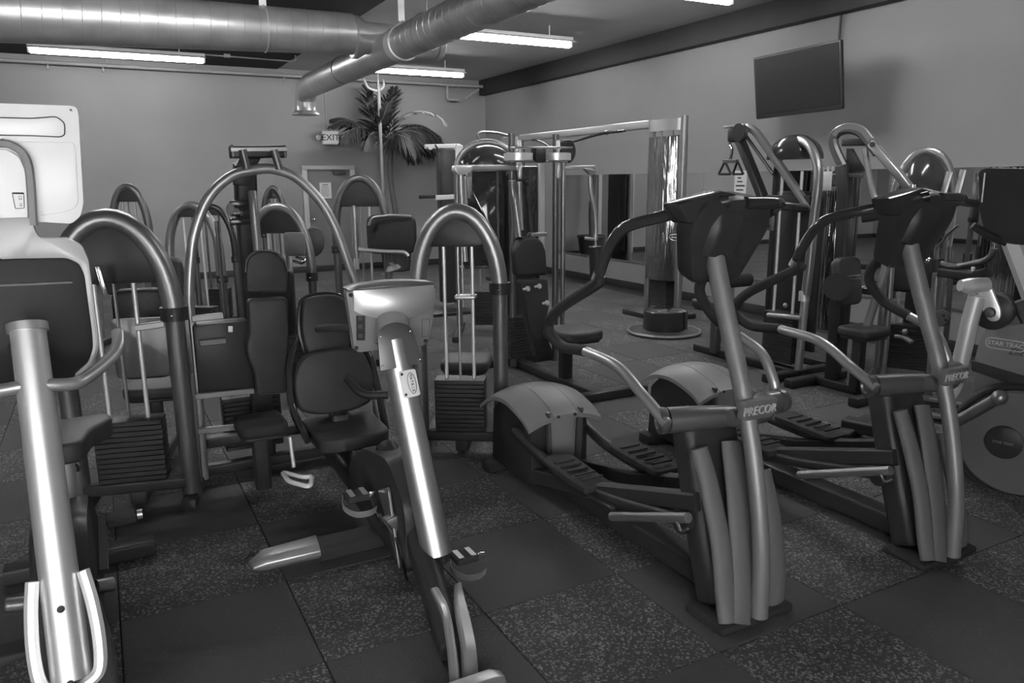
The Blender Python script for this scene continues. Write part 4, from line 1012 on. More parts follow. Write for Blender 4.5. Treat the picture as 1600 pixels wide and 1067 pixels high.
pad('backrest', t, hp(612, 366, (2.6, 6.7), -25), .46, .36, .07, d, UPV)
obj('pad_rim', G().tube(fil([hp(576, 352, (2.6, 6.62), -25), hp(582, 339, (2.6, 6.62), -25), hp(612, 336, (2.6, 6.62), -25), hp(642, 338, (2.6, 6.62), -25)], .05), .012, 8), 'silver', t)
obj('lever', G().tube(fil([hp(560, 390, (2.4, 6.3), -20), hp(600, 393, (2.4, 6.3), -20), hp(632, 394, (2.4, 6.3), -20), hp(638, 400, (2.4, 6.3), -20)], .04), .018, 10), 'silver', t)
obj('lever_knob', G().lathe([(0, -.02), (.02, -.01), (.02, .01), (.05, .02), (.07, .05), (0, .05)], hp(612, 412, (2.5, 6.3), -20), (.3, 0, -1), 12), 'grey_metal', t)

# ---------------------------------------------------------------- press machine inside the tall slim hoop
hy0 = 4.2
t = thing('shoulder_press', 'press machine with tall slim silver hoop and dark back pads', 'weight machine', (.8, 4.2, 0))
P = [hy(x, y, hy0) for x, y in ((295, 470), (297, 420), (304, 365), (325, 310), (360, 276), (400, 265), (430, 265), (465, 279), (500, 314), (524, 356), (542, 405), (556, 443))]
obj('hoop', G().tube([V(P[0].x - .01, hy0, .04), V(P[0].x, hy0, .6)] + cr(P, 5) + [V(P[-1].x + .06, hy0 - .02, .6), V(P[-1].x + .10, hy0 - .03, .04)], .026, 14), 'silver', t)
tb = [hy(x, y, 4.22) for x, y in ((359, 238), (446, 237))]
hd = obj('head_beam', G().beam([tb[0], tb[1]], .07, .062), 'black', t, .004)
obj('head_trim', G().beam([tb[0] + V(0, -.032, .012), tb[1] + V(0, -.032, .012)], .02, .022), 'silver', hd)
for x in (362, 443): obj('end_band', G().beam([hy(x - 1.5, 237, 4.22), hy(x + 1.5, 237, 4.22)], .078, .066), 'dim_metal', hd)
for xa, xb in ((379, 386), (428, 437)): obj('head_strut', G().tube([hy(xa, 234, 4.17), hy(xb, 264, 4.17)], .021, 10), 'dim_metal', hd)
obj('gusset', G().plate([hy(x, y, 4.24) for x, y in ((375, 247), (408, 247), (400, 262), (392, 290), (366, 290), (366, 266))], (0, 1, 0), .05), 'black', t, .006)
obj('column', G().beam([V(.70, 4.34, .05), V(.70, 4.34, 1.45), V(.70, 4.28, 1.70)], .11, .10), 'black', t, .008)
obj('front_tube', G().tube(cr([hy(394, 300, 4.14), hy(396, 318, 4.12), hy(400, 360, 4.1), hy(403, 392, 4.08)], 4), .023, 12), 'grey_metal', t)
obj('pivot_knob', G().lathe([(.012, 0), (.012, .03), (.03, .035), (.03, .05), (0, .055)], hy(372, 329, 4.16), (-1, -.3, .2), 12), 'silver', t)
for k, y in enumerate((318, 332, 346)): obj('link_plate', G().box(hy(378, y, 4.2), (.12, .04, .035)), 'black_gloss', t, .006)
# pads
ph = [hy(x, y, 4.02) for x, y in ((385, 458), (383, 425), (386, 405), (398, 394), (415, 391), (432, 395), (445, 408), (450, 425), (450, 457))]
b1 = obj('head_pad', G().plate(fil(ph, .02, 3, True), (0, 1, 0), .06), 'upholstery', t, .014, seg=3)
obj('piping', G().tube(cr([p + V(0, -.002, 0) for p in ph[1:-1]], 4), .005, 6), 'dark_grey', b1)
ph = [hy(x, y, 4.0) for x, y in ((387, 468), (450, 465), (452, 520), (450, 614), (402, 618), (398, 585), (386, 556), (384, 540), (390, 520))]
b2 = obj('back_pad', G().plate(fil(ph, .025, 3, True), (0, 1, 0), .07), 'upholstery', t, .016, seg=3)
obj('piping', G().tube([ph[0] + V(.01, -.002, -.004), ph[1] + V(-.01, -.002, -.004)], .004, 6), 'dark_grey', b2)
obj('piping', G().tube([ph[3] + V(-.01, -.002, .004), ph[4] + V(.01, -.002, .004)], .004, 6), 'dark_grey', b2)
pad('seat', t, V(.61, 3.86, .40), .24, .26, .07, (1, 0, 0), (0, 1, 0), m='rubber')
obj('seat_column', G().beam([V(.61, 3.92, .04), V(.61, 3.92, .37)], .08, .08), 'black', t, .006)
# side frame with rails
for (xa, ya, xb, yb, m_) in ((300, 498, 348, 493, 'grey_metal'), (312, 536, 352, 532, 'dim_metal'), (299, 620, 396, 610, 'grey_metal'), (304, 674, 408, 663, 'grey_metal')):
    obj('side_rail', G().beam([hy(xa, ya, 4.12), hy(xb, yb, 4.12)], .028, .03), m_, t)
obj('side_post', G().beam([hy(291, 500, 4.12), V(hy(296, 590, 4.12).x, 4.12, .04)], .03, .03), 'dim_metal', t)
obj('side_box', G().box((.50, 4.22, .70), (.28, .12, .38)), 'black', t, .015)
obj('paint_tag', G().plate([hy(x, y, 4.1) for x, y in ((357, 510), (364, 510), (364, 519), (357, 519))], (0, 1, 0), .02), 'white_plastic', t, .003)
for z in (.33, .49): obj('base_rail', G().beam([V(.30, 4.30, z - .28), V(1.36, 4.30, z - .28)], .07, .06), 'black', t, .006)
for k in range(2): obj('guide_rod', G().cyl(V(.56 + .2 * k, 4.46, .08), V(.56 + .2 * k, 4.46, 1.4), .011, 8), 'dim_metal', t)
plates(t, (.66, 4.46), V(1, 0, 0), .32, .12, .1, 12)

# ---------------------------------------------------------------- pectoral fly machine
fy = 5.4
t = thing('fly_machine', 'pectoral fly machine with chrome cam discs and hanging arms', 'weight machine', (3.1, 5.5, 0))
for x, m_, r in ((800, 'dim_metal', .028), (868, 'dim_metal', .028), (880, 'grey_metal', .022)):
    p = hy(x, 300, fy + .25); obj('column', G().cyl(V(p.x, fy + .25, .03), V(p.x, fy + .25, 1.98 if x < 880 else 1.9), r, 14), m_, t)
p = hy(846, 300, fy + .12)
obj('chrome_track', G().beam([V(p.x, fy + .12, 1.0), V(p.x, fy + .12, 1.74)], .05, .03), 'silver_bright', t)
obj('back_shield', G().slab(rrect(.40, 1.45, .03), V(3.14, fy + .36, 1.0), (1, 0, 0), UPV, .03), 'smoked', t, .006)
br = obj('cam_bracket', G().beam([hy(802, 231, fy), hy(890, 231, fy)], .10, .016), 'chrome', t, .002)
obj('cam_bracket', G().beam([hy(795, 252, fy), hy(882, 253, fy)], .10, .014), 'chrome', t, .002)
for x in (810, 870):
    q = hy(x, 245, fy)
    cd = obj('cam_disc', G().lathe([(.10, -.03), (.115, -.028), (.115, .028), (.10, .03), (0, .03)], q, (0, 0, 1), 28), 'silver_bright', t)
    obj('cam_axle', G().lathe([(.012, -.17), (.018, -.15), (.018, -.06), (.012, -.05), (.012, .05), (.02, .06), (.014, .12), (.008, .13), (0, .13)], q + V(0, -.02, 0), UPV, 12), 'silver_bright', cd)
obj('pivot_block', G().box(hy(841, 243, fy - .02), (.10, .09, .11)), 'black', t, .015)
obj('rear_pulley', G().lathe([(.09, -.02), (.10, -.012), (.09, 0), (.10, .012), (.09, .02), (0, .02)], hy(886, 236, fy + .25), (.3, -1, 0), 24), 'black', t)
# left arm
la = obj('fly_arm', G().beam([hy(802, 262, fy), hy(715, 262, fy - .05)], .045, .045), 'silver', t, .004)
obj('arm_hinge', G().plate(fil([hy(x, y, fy - .10) for x, y in ((712, 258), (738, 259), (738, 266), (728, 273), (716, 273), (711, 266))], .01, 2, True), (0, 1, 0), .07), 'silver_bright', la, .004)
obj('hanger_tube', G().tube([hy(720, 270, fy - .05), hy(721, 300, fy - .05), hy(724, 345, fy - .08), V(hy(724, 345, fy - .08).x, fy - .10, 1.0)], .020, 12), 'silver', la)
obj('hanger_tube', G().tube([hy(727, 275, fy - .02), hy(729, 345, fy - .05)], .015, 10), 'grey_metal', la)
obj('side_plate', G().plate([hy(x, y, fy + .02) for x, y in ((730, 268), (738, 268), (736, 310), (732, 310))], (0, 1, 0), .03), 'silver', la, .003)
# right arm
ra = obj('fly_arm', G().beam([hy(882, 262, fy), hy(929, 261, fy - .05)], .030, .03), 'silver', t, .003)
obj('arm_hinge', G().plate(fil([hy(x, y, fy - .08) for x, y in ((913, 263), (929, 264), (931, 272), (925, 274))], .01, 2, True), (0, 1, 0), .05), 'silver', ra, .003)
obj('hanger_tube', G().tube(cr([hy(922, 276, fy - .05), hy(923, 300, fy - .05), hy(929, 330, fy - .05), hy(931, 360, fy - .05), hy(930, 375, fy - .05)], 4), .019, 12), 'silver', ra)
obj('hand_grip', G().tube([hy(914, 372, fy - .05), hy(930, 374, fy - .05), hy(930, 384, fy - .05)], .013, 8), 'silver', ra)
obj('grip_ball', G().ball(hy(929, 388, fy - .05), .02, 10, 6), 'silver_bright', ra)
obj('roller_pad', G().tube([hy(930, 385, fy - .03), V(hy(930, 385, fy).x, fy - .03, .72)], .055, 14), 'rubber', ra)
# centre posts, pad, seat
for xs in (((800, 282, 0), (802, 310, 0), (810, 372, -.1)), ((811, 284, .05), (812, 312, .05), (814, 360, 0))):
    obj('front_tube', G().tube(cr([hy(x, y, fy - .1 + dd) for x, y, dd in xs], 4), .028 if xs[0][0] == 800 else .022, 12), 'grey_metal', t)
ph = [hy(x, y, fy - .25) for x, y in ((808, 432), (806, 395), (812, 377), (824, 370), (838, 370), (849, 378), (854, 395), (856, 430))]
obj('head_pad', G().plate(fil(ph, .03, 3, True), (0, 1, 0), .09), 'upholstery', t, .02, seg=3)
ph = [hy(x, y, fy - .28) for x, y in ((812, 438), (856, 436), (858, 480), (852, 505), (858, 535), (866, 555), (840, 560), (826, 500))]
obj('back_pad', G().plate(fil(ph, .03, 3, True), (0, 1, 0), .09), 'upholstery', t, .02, seg=3)
obj('pad_clamp', G().box(hy(840, 366, fy - .2), (.14, .06, .03)), 'silver', t, .004)
pad('seat', t, V(3.12, fy - .55, .45), .36, .40, .08, (1, 0, 0), (0, 1, 0))
obj('seat_column', G().beam([V(3.12, fy - .45, .04), V(3.12, fy - .45, .42)], .09, .09), 'black', t, .006)
obj('base_rail', G().beam([V(3.12, fy + .4, .04), V(3.12, fy - .9, .04)], .10, .07), 'black', t, .008)
for yy in (.42, -.9): obj('base_rail', G().beam([V(2.68, fy + yy, .035), V(3.56, fy + yy, .035)], .08, .07), 'black', t, .008)
for x, y in ((836, 448), (818, 452), (848, 474)): obj('adjust_pin', G().lathe([(.010, 0), (.010, .03), (.02, .035), (.02, .05), (0, .052)], hy(x, y, fy - .38), (.4, -1, .2), 12), 'silver_bright', t)
plates(t, (3.14, fy + .28), V(1, 0, 0), .30, .12, .1, 14)

# machine with a domed shield behind the fly machine
def dome(t, c, d, n, w, h, dep, z, m='smoked'):
    """quarter-ellipsoid weight shield"""
    vs = []; fs = []; nu, nv = 16, 7
    for j in range(nv + 1):
        f = j / nv * PI / 2
        for i in range(nu + 1):
            q = PI * i / nu
            vs.append(c + d * (w / 2 * math.cos(q) * (.25 + .75 * math.cos(f))) * 1.0 + V(0, 0, z + h * math.sin(q) * (.35 + .65 * math.cos(f))) - n * dep * math.sin(f))
    for j in range(nv):
        for i in range(nu):
            a = j * (nu + 1) + i; fs.append((a, a + 1, a + nu + 2, a + nu + 1))
    fs.append(tuple(range(nu + 1))); fs.append(tuple(nv * (nu + 1) + i for i in range(nu + 1))[::-1])
    fs.append(tuple(j * (nu + 1) for j in range(nv + 1)) + tuple(j * (nu + 1) + nu for j in range(nv, -1, -1)))
    return obj('domed_shield', G().add(vs, fs), m, t)
dc = V(3.62, 7.3, 0); dd = V(math.cos(-.5), math.sin(-.5), 0); dn = V(-dd.y, dd.x, 0)
t = thing('domed_machine', 'weight machine with glossy dome behind the fly machine arms', 'weight machine', dc)
dome(t, dc, dd, dn, .60, .24, .25, 1.74, 'black_gloss')
A = [dc + dd * (.32 * math.cos(q)) + V(0, 0, 1.72 + .28 * math.sin(q)) for q in [PI - k / 18 * PI for k in range(19)]]
obj('arched_tube', G().tube([dc - dd * .32 + V(0, 0, .04)] + A + [dc + dd * .32 + V(0, 0, .04)], .032, 12), 'grey_metal', t)
obj('lower_shield', G().slab(rrect(.52, 1.0, .03), dc - dn * .1 + V(0, 0, 1.2), dd, UPV, .03), 'smoked', t, .006)
obj('trim_bar', G().beam([dc - dd * .3 - dn * .12 + V(0, 0, .72), dc + dd * .3 - dn * .12 + V(0, 0, .72)], .02, .02), 'silver', t)
plates(t, dc, dd, .34, .12, .08, 14)
for s in (-1, 1):
    obj('guide_rod', G().cyl(dc + dd * s * .09 + V(0, 0, .06), dc + dd * s * .09 + V(0, 0, 1.74), .011, 8), 'silver', t)
    obj('floor_rail', G().beam([dc + dd * s * .32 + dn * .3 + V(0, 0, .03), dc + dd * s * .32 - dn * .6 + V(0, 0, .03)], .07, .06), 'black', t, .006)
obj('top_hook', G().tube(fil([hy(752, 224, 7.5), hy(745, 210, 7.5), hy(752, 206, 7.5), hy(775, 207, 7.5), hy(800, 213, 7.5)], .05), .014, 8), 'grey_metal', t)

# white-framed pulley station below the palm
t = thing('pulley_station', 'white framed pulley column with black shroud right of the palm', 'weight machine', (3.72, 8.7, 0))
a_, b_ = hy(714, 226, 8.7), hy(716, 310, 8.7)
obj('white_upright', G().sweep(cr([V(a_.x + .02, 8.7, a_.z), V(a_.x, 8.7, 1.93), V(b_.x - .02, 8.7, 1.6), V(b_.x - .02, 8.7, 1.0), V(b_.x - .02, 8.7, .04)], 4), bsec(.10, .08, .15), up=(0, -1, 0)), 'white_metal', t, .006)
obj('black_shroud', G().box((hy(697, 270, 8.72).x, 8.72, 1.05), (.20, .16, 1.86)), 'black', t, .015)
obj('top_arm', G().beam([hy(664, 229, 8.7), hy(718, 228, 8.7)], .05, .05), 'white_metal', t, .004)
obj('top_pulley', G().lathe([(.03, -.015), (.022, 0), (.03, .015), (0, .015)], hy(672, 230, 8.66), (0, -1, 0), 18), 'white_plastic', t)
obj('cable_hook', G().tube([hy(680, 226, 8.66), hy(686, 236, 8.66)], .010, 8), 'black', t)
obj('lower_arm', G().beam([hy(680, 309, 8.66), hy(712, 307, 8.66)], .05, .06), 'white_metal', t, .004)
obj('low_pedal', G().beam([hy(655, 308, 8.66), hy(680, 307, 8.66)], .03, .04), 'black', t, .004)
obj('base_plate', G().box((3.72, 8.7, .02), (.6, .6, .04)), 'black', t, .008)
# ---------------------------------------------------------------- cable crossover along the right wall
cxX = 5.85
t = thing('cable_crossover', 'cable crossover with chrome-streaked towers joined by a high beam', 'cable machine', (cxX, 8.8, 0))
def tower(yc, w=.56, h=2.30, full=True):
    u = V(0, -1, 0)
    for s in (-1, 1):
        obj('tower_post', G().tube([V(cxX, yc + s * w / 2, .04), V(cxX, yc + s * w / 2, h)], .045, 14), 'grey_metal', t)
    # curved silver crown
    P = [V(cxX - .12 * math.sin(q), yc - w / 2 * math.cos(q), h - .09) for q in [k / 10 * PI for k in range(11)]]
    obj('crown', G().sweep(P, bsec(.012, .13, .2), up=UPV), 'silver', t, .0)
    # smoked half-round shield
    vs = []; fs = []; n = 18
    for k in range(n + 1):
        q = k / n * PI; x = cxX - .02 - .15 * math.sin(q); y = yc - (w / 2 - .03) * math.cos(q)
        vs += [V(x, y, .45), V(x, y, h - .22), V(x + .012, y, h - .22), V(x + .012, y, .45)]
    for k in range(n):
        for j in range(4): fs.append((k * 4 + j, k * 4 + (j + 1) % 4, k * 4 + 4 + (j + 1) % 4, k * 4 + 4 + j))
    fs += [(0, 1, 2, 3), tuple(n * 4 + j for j in (3, 2, 1, 0))]
    obj('smoked_shield', G().add(vs, fs), 'streaked', t)
    for s in (-1, 1): obj('guide_rod', G().cyl(V(cxX, yc + s * .1, .1), V(cxX, yc + s * .1, h - .1), .012, 8), 'chrome', t)
    obj('back_panel', G().box((cxX + .08, yc, 1.25), (.02, w - .06, 1.7)), 'black', t, .004)
    plates(t, (cxX, yc), V(0, 1, 0), .30, .14, .12, 16)
    obj('base_foot', G().box((cxX - .05, yc, .03), (.55, w + .16, .06)), 'black', t, .012)
    obj('lift_pulley', G().lathe([(.055, -.02), (.04, 0), (.055, .02), (0, .02)], V(cxX - .1, yc, h - .3), (0, 1, 0), 16), 'black', t)
tower(7.12); tower(10.9)
bm_ = obj('top_beam', G().beam([V(cxX, 7.40, 2.245), V(cxX, 10.62, 2.245)], .07, .10), 'silver', t, .006)
obj('chin_bar', G().tube(cr([V(cxX - .03, 7.9, 2.20), V(cxX - .12, 8.3, 2.18), V(cxX - .16, 8.8, 2.12), V(cxX - .2, 9.4, 2.06)], 5), .018, 10), 'black_gloss', bm_)
obj('chin_bar', G().tube(cr([V(cxX - .03, 10.2, 2.20), V(cxX - .12, 9.9, 2.18), V(cxX - .16, 9.6, 2.12), V(cxX - .2, 9.4, 2.06)], 5), .018, 10), 'black_gloss', bm_)
obj('cable_ball', G().ball(hx(948, 207, cxX - .04), .035, 10, 6), 'silver', bm_)
sg = hx(1055, 371, cxX - .19)
obj('arrow_mark', G().tube([sg + V(0, .10 * math.cos(q), .035 * math.sin(q)) for q in [k / 20 * 2 * PI for k in range(20)]], .004, 5, closed=True), 'silver', t)
obj('arrow_mark', G().tube([sg + V(0, .07, 0), sg + V(0, -.07, 0)], .004, 5), 'silver', t)

# round platform on the floor in front of the crossover
pc = V(5.2, 6.28, 0)
t = thing('round_platform', 'low black drum on a pale-rimmed disc in front of the cable tower', 'platform', pc)
obj('base_disc', G().lathe([(.34, 0), (.38, .01), (.38, .03), (.34, .04), (0, .045)], pc, n=32), 'black', t)
obj('rim', G().tube([pc + V(.38 * math.cos(q), .38 * math.sin(q), .022) for q in [k / 36 * 2 * PI for k in range(36)]], .016, 8, closed=True), 'grey_metal', t)
obj('drum', G().lathe([(.22, .04), (.225, .07), (.225, .24), (.20, .255), (0, .26)], pc, n=12), 'black_gloss', t)
obj('drum_rib', G().beam([pc + V(.14, -.19, .05), pc + V(.14, -.19, .25)], .02, .02), 'dim_metal', t)

# ---------------------------------------------------------------- lat pulldown with hanging handle
LX = 4.92
t = thing('lat_pulldown', 'lat pulldown machine with hanging triangle handle by the mirror', 'weight machine', (LX, 4.6, 0))
def lx_(x, y, o=0.): return hx(x, y, LX + o)
arch = cr([lx_(1214, 262, .30), lx_(1219, 240, .28), lx_(1231, 224, .22), lx_(1248, 219, .14), lx_(1266, 230, .06), lx_(1277, 258, .02), lx_(1278, 290), lx_(1272, 340), lx_(1266, 400), lx_(1259, 460)], 6)
obj('arched_tube', G().tube(arch, .036, 14), 'grey_metal', t)
obj('rear_leg', G().tube([arch[0], V(arch[0].x, arch[0].y, .04)], .030, 12), 'black', t)
obj('main_leg', G().tube([lx_(1259, 455), V(LX, arch[-1].y + .02, .03)], .032, 14), 'silver', t)
obj('leg_collar', G().cyl(lx_(1257, 455), lx_(1256, 470), .042, 14), 'silver_bright', t)
bo = obj('boom', G().sweep(cr([lx_(1160, 200), lx_(1172, 200), lx_(1186, 212), lx_(1210, 247), lx_(1240, 290), lx_(1266, 328)], 5), bsec(.055, .075, .3), up=(1, 0, 0)), 'grey_metal', t)
obj('boom_head', G().box(lx_(1152, 210), (.12, .13, .13)), 'black', bo, .02)
obj('head_plate', G().box(lx_(1146, 198), (.12, .12, .02)), 'silver', bo, .003)
obj('head_pulley', G().lathe([(.075, -.02), (.06, 0), (.075, .02), (0, .02)], lx_(1156, 207, -.07), (1, 0, 0), 20), 'black', bo)
obj('front_beam', G().beam([lx_(1153, 212), lx_(1175, 265), lx_(1196, 318), V(LX, lx_(1200, 330).y, 1.2)], .06, .09, up=(1, 0, 0)), 'black', t, .006)
obj('tie_rod', G().tube([lx_(1164, 210), lx_(1208, 272)], .014, 8), 'dim_metal', t)
hl_ = obj('handle_swivel', G().tube(cr([lx_(1142, 214, -.01), lx_(1141, 226, -.01), lx_(1144, 234, -.01), lx_(1141, 250, -.01)], 4), .012, 8), 'chrome', t)
tri = obj('triangle_handle', G().beam([lx_(1131, 252, -.02), lx_(1152, 252, -.02)], .03, .03), 'dim_metal', t)
for xs in ((1132, 1123, 1142), (1152, 1145, 1161)):
    obj('handle_side', G().tube(fil([lx_(xs[0], 253, -.02), lx_(xs[1], 272, -.02), lx_(xs[2], 272, -.02), lx_(xs[0] + 1, 253, -.02)], .01), .010, 8), 'black', tri)
dcc = V(LX + .10, 4.42, 0)
dq = lx_(1243, 247, .20)
dm = dome(t, V(dq.x, dq.y, 0), V(.35, -.94, 0), V(.94, .35, 0), .46, .20, .20, dq.z - .01, 'black_gloss')
obj('shield_bar', G().box((LX + .03, 4.45, 1.42), (.10, .46, .10)), 'black', t, .01)
for s in (-1, 1): obj('guide_rod', G().cyl(V(LX + .02, 4.45 + s * .10, .08), V(LX + .02, 4.45 + s * .10, 1.66), .013, 10), 'silver_bright', t)
obj('stack_shroud', G().box((LX + .14, 4.45, .85), (.03, .48, 1.3)), 'black', t, .01)
plates(t, (LX + .03, 4.45), V(0, 1, 0), .32, .13, .10, 16)
obj('label_plate', G().box((LX - .0, 4.62, 1.24), (.01, .07, .12)), 'grey_metal', t, .002)
pad('seat', t, V(LX - .05, 5.15, .50), .32, .40, .08, (0, -1, 0), (1, 0, 0))
obj('seat_column', G().beam([V(LX - .05, 5.15, .04), V(LX - .05, 5.15, .46)], .08, .08), 'dim_metal', t, .006)
obj('thigh_roller', G().cyl(V(LX - .25, 4.98, .72), V(LX + .15, 4.98, .72), .06, 16), 'rubber', t)
obj('roller_post', G().beam([V(LX - .05, 5.0, .46), V(LX - .05, 4.98, .72)], .05, .05), 'silver', t, .004)
obj('base_rail', G().beam([V(LX, 4.2, .035), V(LX, 5.45, .035)], .10, .07), 'black', t, .008)
obj('base_cross', G().beam([V(LX - .35, 4.25, .035), V(LX + .35, 4.25, .035)], .08, .07), 'black', t, .008)
obj('low_bar', G().tube(fil([lx_(1200, 492, -.1), lx_(1225, 494, -.1), lx_(1250, 497, -.05)], .03), .02, 10), 'silver', t)
obj('low_knob', G().ball(lx_(1227, 477, -.1), .02, 10, 6), 'grey_metal', t)

# notice on the mirror behind the triangle handle, and the printed sheet beside the streaked tower
tl = [(-.02, .38, .6, .06), (-.1, .22, .3, .05), (-.05, .08, .45, .05), (0.0, -.08, .75, .06), (-.02, -.24, .6, .05)]
nc = hx(1157, 287, X1 - .012)
notice('notice', 'white printed sign stuck low on the mirror behind the triangle handle', nc, (0, -1, 0), (0, 0, 1), .20, .31, tl)

# ---------------------------------------------------------------- second boom machine, nearer, with slanted silver brace
LX = 4.92
t = thing('row_machine', 'boom-framed weight machine with slanted silver brace in front of the mirror', 'weight machine', (LX, 3.8, 0))
bo = obj('curved_boom', G().sweep(cr([lx_(1322, 268), lx_(1310, 245), lx_(1302, 222), lx_(1308, 207), lx_(1326, 201), lx_(1345, 206), lx_(1362, 225), lx_(1372, 238)], 6), bsec(.075, .055, .3), up=(1, 0, 0)), 'dim_metal', t)
obj('boom_cap', G().sweep(cr([lx_(1304, 212, -.02), lx_(1312, 202, -.02), lx_(1328, 197.5, -.02), lx_(1347, 203, -.02), lx_(1361, 219, -.02)], 5), bsec(.05, .018, .3), up=(1, 0, 0)), 'grey_metal', bo)
obj('brace', G().beam([lx_(1362, 224, -.01), lx_(1402, 270, -.01), lx_(1443, 322, -.01)], .055, .06, up=(1, 0, 0)), 'grey_metal', t, .006)
obj('brace_bolt', G().cyl(lx_(1363, 226, -.05), lx_(1363, 226, -.065), .02, 10), 'black', t)
obj('rear_column', G().beam([lx_(1318, 258), lx_(1321, 300), V(LX, lx_(1321, 345).y, 1.2), V(LX, lx_(1321, 345).y, .04)], .10, .09, up=(1, 0, 0)), 'black', t, .008)
obj('upper_tie', G().beam([lx_(1318, 223), lx_(1355, 222)], .05, .045, up=(1, 0, 0)), 'black', t, .005)
obj('mid_tie', G().beam([lx_(1322, 274), lx_(1350, 274)], .035, .03, up=(1, 0, 0)), 'dim_metal', t, .005)
obj('gusset', G().plate([lx_(x, y) for x, y in ((1322, 232), (1330, 232), (1350, 268), (1322, 268))], (1, 0, 0), .03), 'black', t, .004)
fr_ = cr([lx_(1351, 232, -.03), lx_(1356, 262, -.03), lx_(1362, 292, -.03), lx_(1369, 312, -.03), lx_(1388, 331, -.03)], 5)
obj('front_tube', G().tube(fr_, .020, 12), 'silver', t)
obj('lower_arm', G().beam([lx_(1384, 317, -.02), lx_(1405, 317, -.02), lx_(1445, 310, -.02)], .03, .03, up=(1, 0, 0)), 'dim_metal', t, .004)
obj('pivot_beam', G().beam([lx_(1350, 335), lx_(1446, 318)], .12, .08, up=(1, 0, 0)), 'black', t, .01)
obj('chrome_knob', G().lathe([(.02, 0), (.045, .02), (.03, .05), (.018, .06), (.018, .10), (0, .10)], lx_(1424, 312, -.05), UPV, 14), 'chrome', t)
obj('slant_leg', G().tube(cr([lx_(1393, 362), lx_(1383, 420), lx_(1352, 520), V(LX - .02, lx_(1332, 585).y, .03)], 5), .030, 14), 'silver', t)
obj('upright_leg', G().tube([lx_(1397, 362, .1), lx_(1384, 540, .1), V(LX + .1, lx_(1380, 560, .1).y, .03)], .022, 12), 'grey_metal', t)
obj('weight_horn', G().cyl(lx_(1308, 448, -.2), lx_(1312, 448, .1), .10, 24), 'rubber', t)
obj('horn_bracket', G().beam([lx_(1316, 412, -.1), lx_(1318, 448, -.1)], .05, .04), 'dim_metal', t, .004)
obj('fork', G().tube(fil([lx_(1344, 430, -.1), lx_(1323, 433, -.1), lx_(1323, 438, -.1), lx_(1344, 435, -.1)], .01), .008, 8), 'grey_metal', t)
pad('backrest', t, V(LX - .05, 3.80, .85), .26, .36, .07, (1, 0, 0), (0, .15, 1))
pad('seat', t, V(LX - .05, 3.62, .50), .30, .28, .07, (1, 0, 0), (0, 1, 0))
obj('seat_column', G().beam([V(LX - .05, 3.65, .04), V(LX - .05, 3.65, .46)], .08, .08), 'black', t, .006)
obj('base_rail', G().beam([V(LX, 3.46, .035), V(LX, 4.05, .035)], .10, .07), 'black', t, .008)
for yy in (3.46, 4.05): obj('base_cross', G().beam([V(LX - .32, yy, .035), V(LX + .32, yy, .035)], .08, .07), 'black', t, .008)
obj('foot_curve', G().sweep(cr([lx_(1400, 525, -.2), lx_(1412, 527, -.2), lx_(1425, 535, -.2)], 4), bsec(.04, .02, .2)), 'grey_metal', t)
obj('foot_ball', G().ball(lx_(1414, 518, -.2), .02, 10, 6), 'grey_metal', t)

# weight tower with streaked smoked shield and white label between the two boom machines
t = thing('weight_tower', 'shiny streaked weight tower with a white label between the boom machines', 'weight machine', (5.65, 4.75, 0))
wx = 5.6
def wx_(x, y): return hx(x, y, wx)
yy = wx_(1305, 300).y
vs = []; fs = []; n = 16; w = .22
for k in range(n + 1):
    q = k / n * PI; x = wx - .02 - .10 * math.sin(q); y = yy - w * .8 * math.cos(q)
    vs += [V(x, y, .3), V(x, y, 1.52), V(x + .012, y, 1.52), V(x + .012, y, .3)]
for k in range(n):
    for j in range(4): fs.append((k * 4 + j, k * 4 + (j + 1) % 4, k * 4 + 4 + (j + 1) % 4, k * 4 + 4 + j))
fs += [(0, 1, 2, 3), tuple(n * 4 + j for j in (3, 2, 1, 0))]
obj('streaked_shield', G().add(vs, fs), 'streaked', t)
for s in (-1, 1): obj('tower_post', G().tube([V(wx + .02, yy + s * .20, .03), V(wx + .02, yy + s * .20, 1.66)], .03, 12), 'black_gloss', t)
obj('white_label', G().box((wx - .128, yy + .01, 1.58), (.008, .14, .16)), 'white_plastic', t, .003)
obj('label_post', G().box((wx - .05, yy + .01, 1.58), (.15, .06, .10)), 'black', t, .004)
for k in range(3): obj('top_pin', G().cyl(V(wx - .11, yy - .05 + .05 * k, 1.66), V(wx - .11, yy - .05 + .05 * k, 1.70), .010, 8), 'silver_bright', t)
obj('base_foot', G().box((wx, yy, .03), (.5, .5, .06)), 'black', t, .01)
obj('top_cap', G().box((wx + .0, yy, 1.66), (.10, .46, .03)), 'black', t, .006)

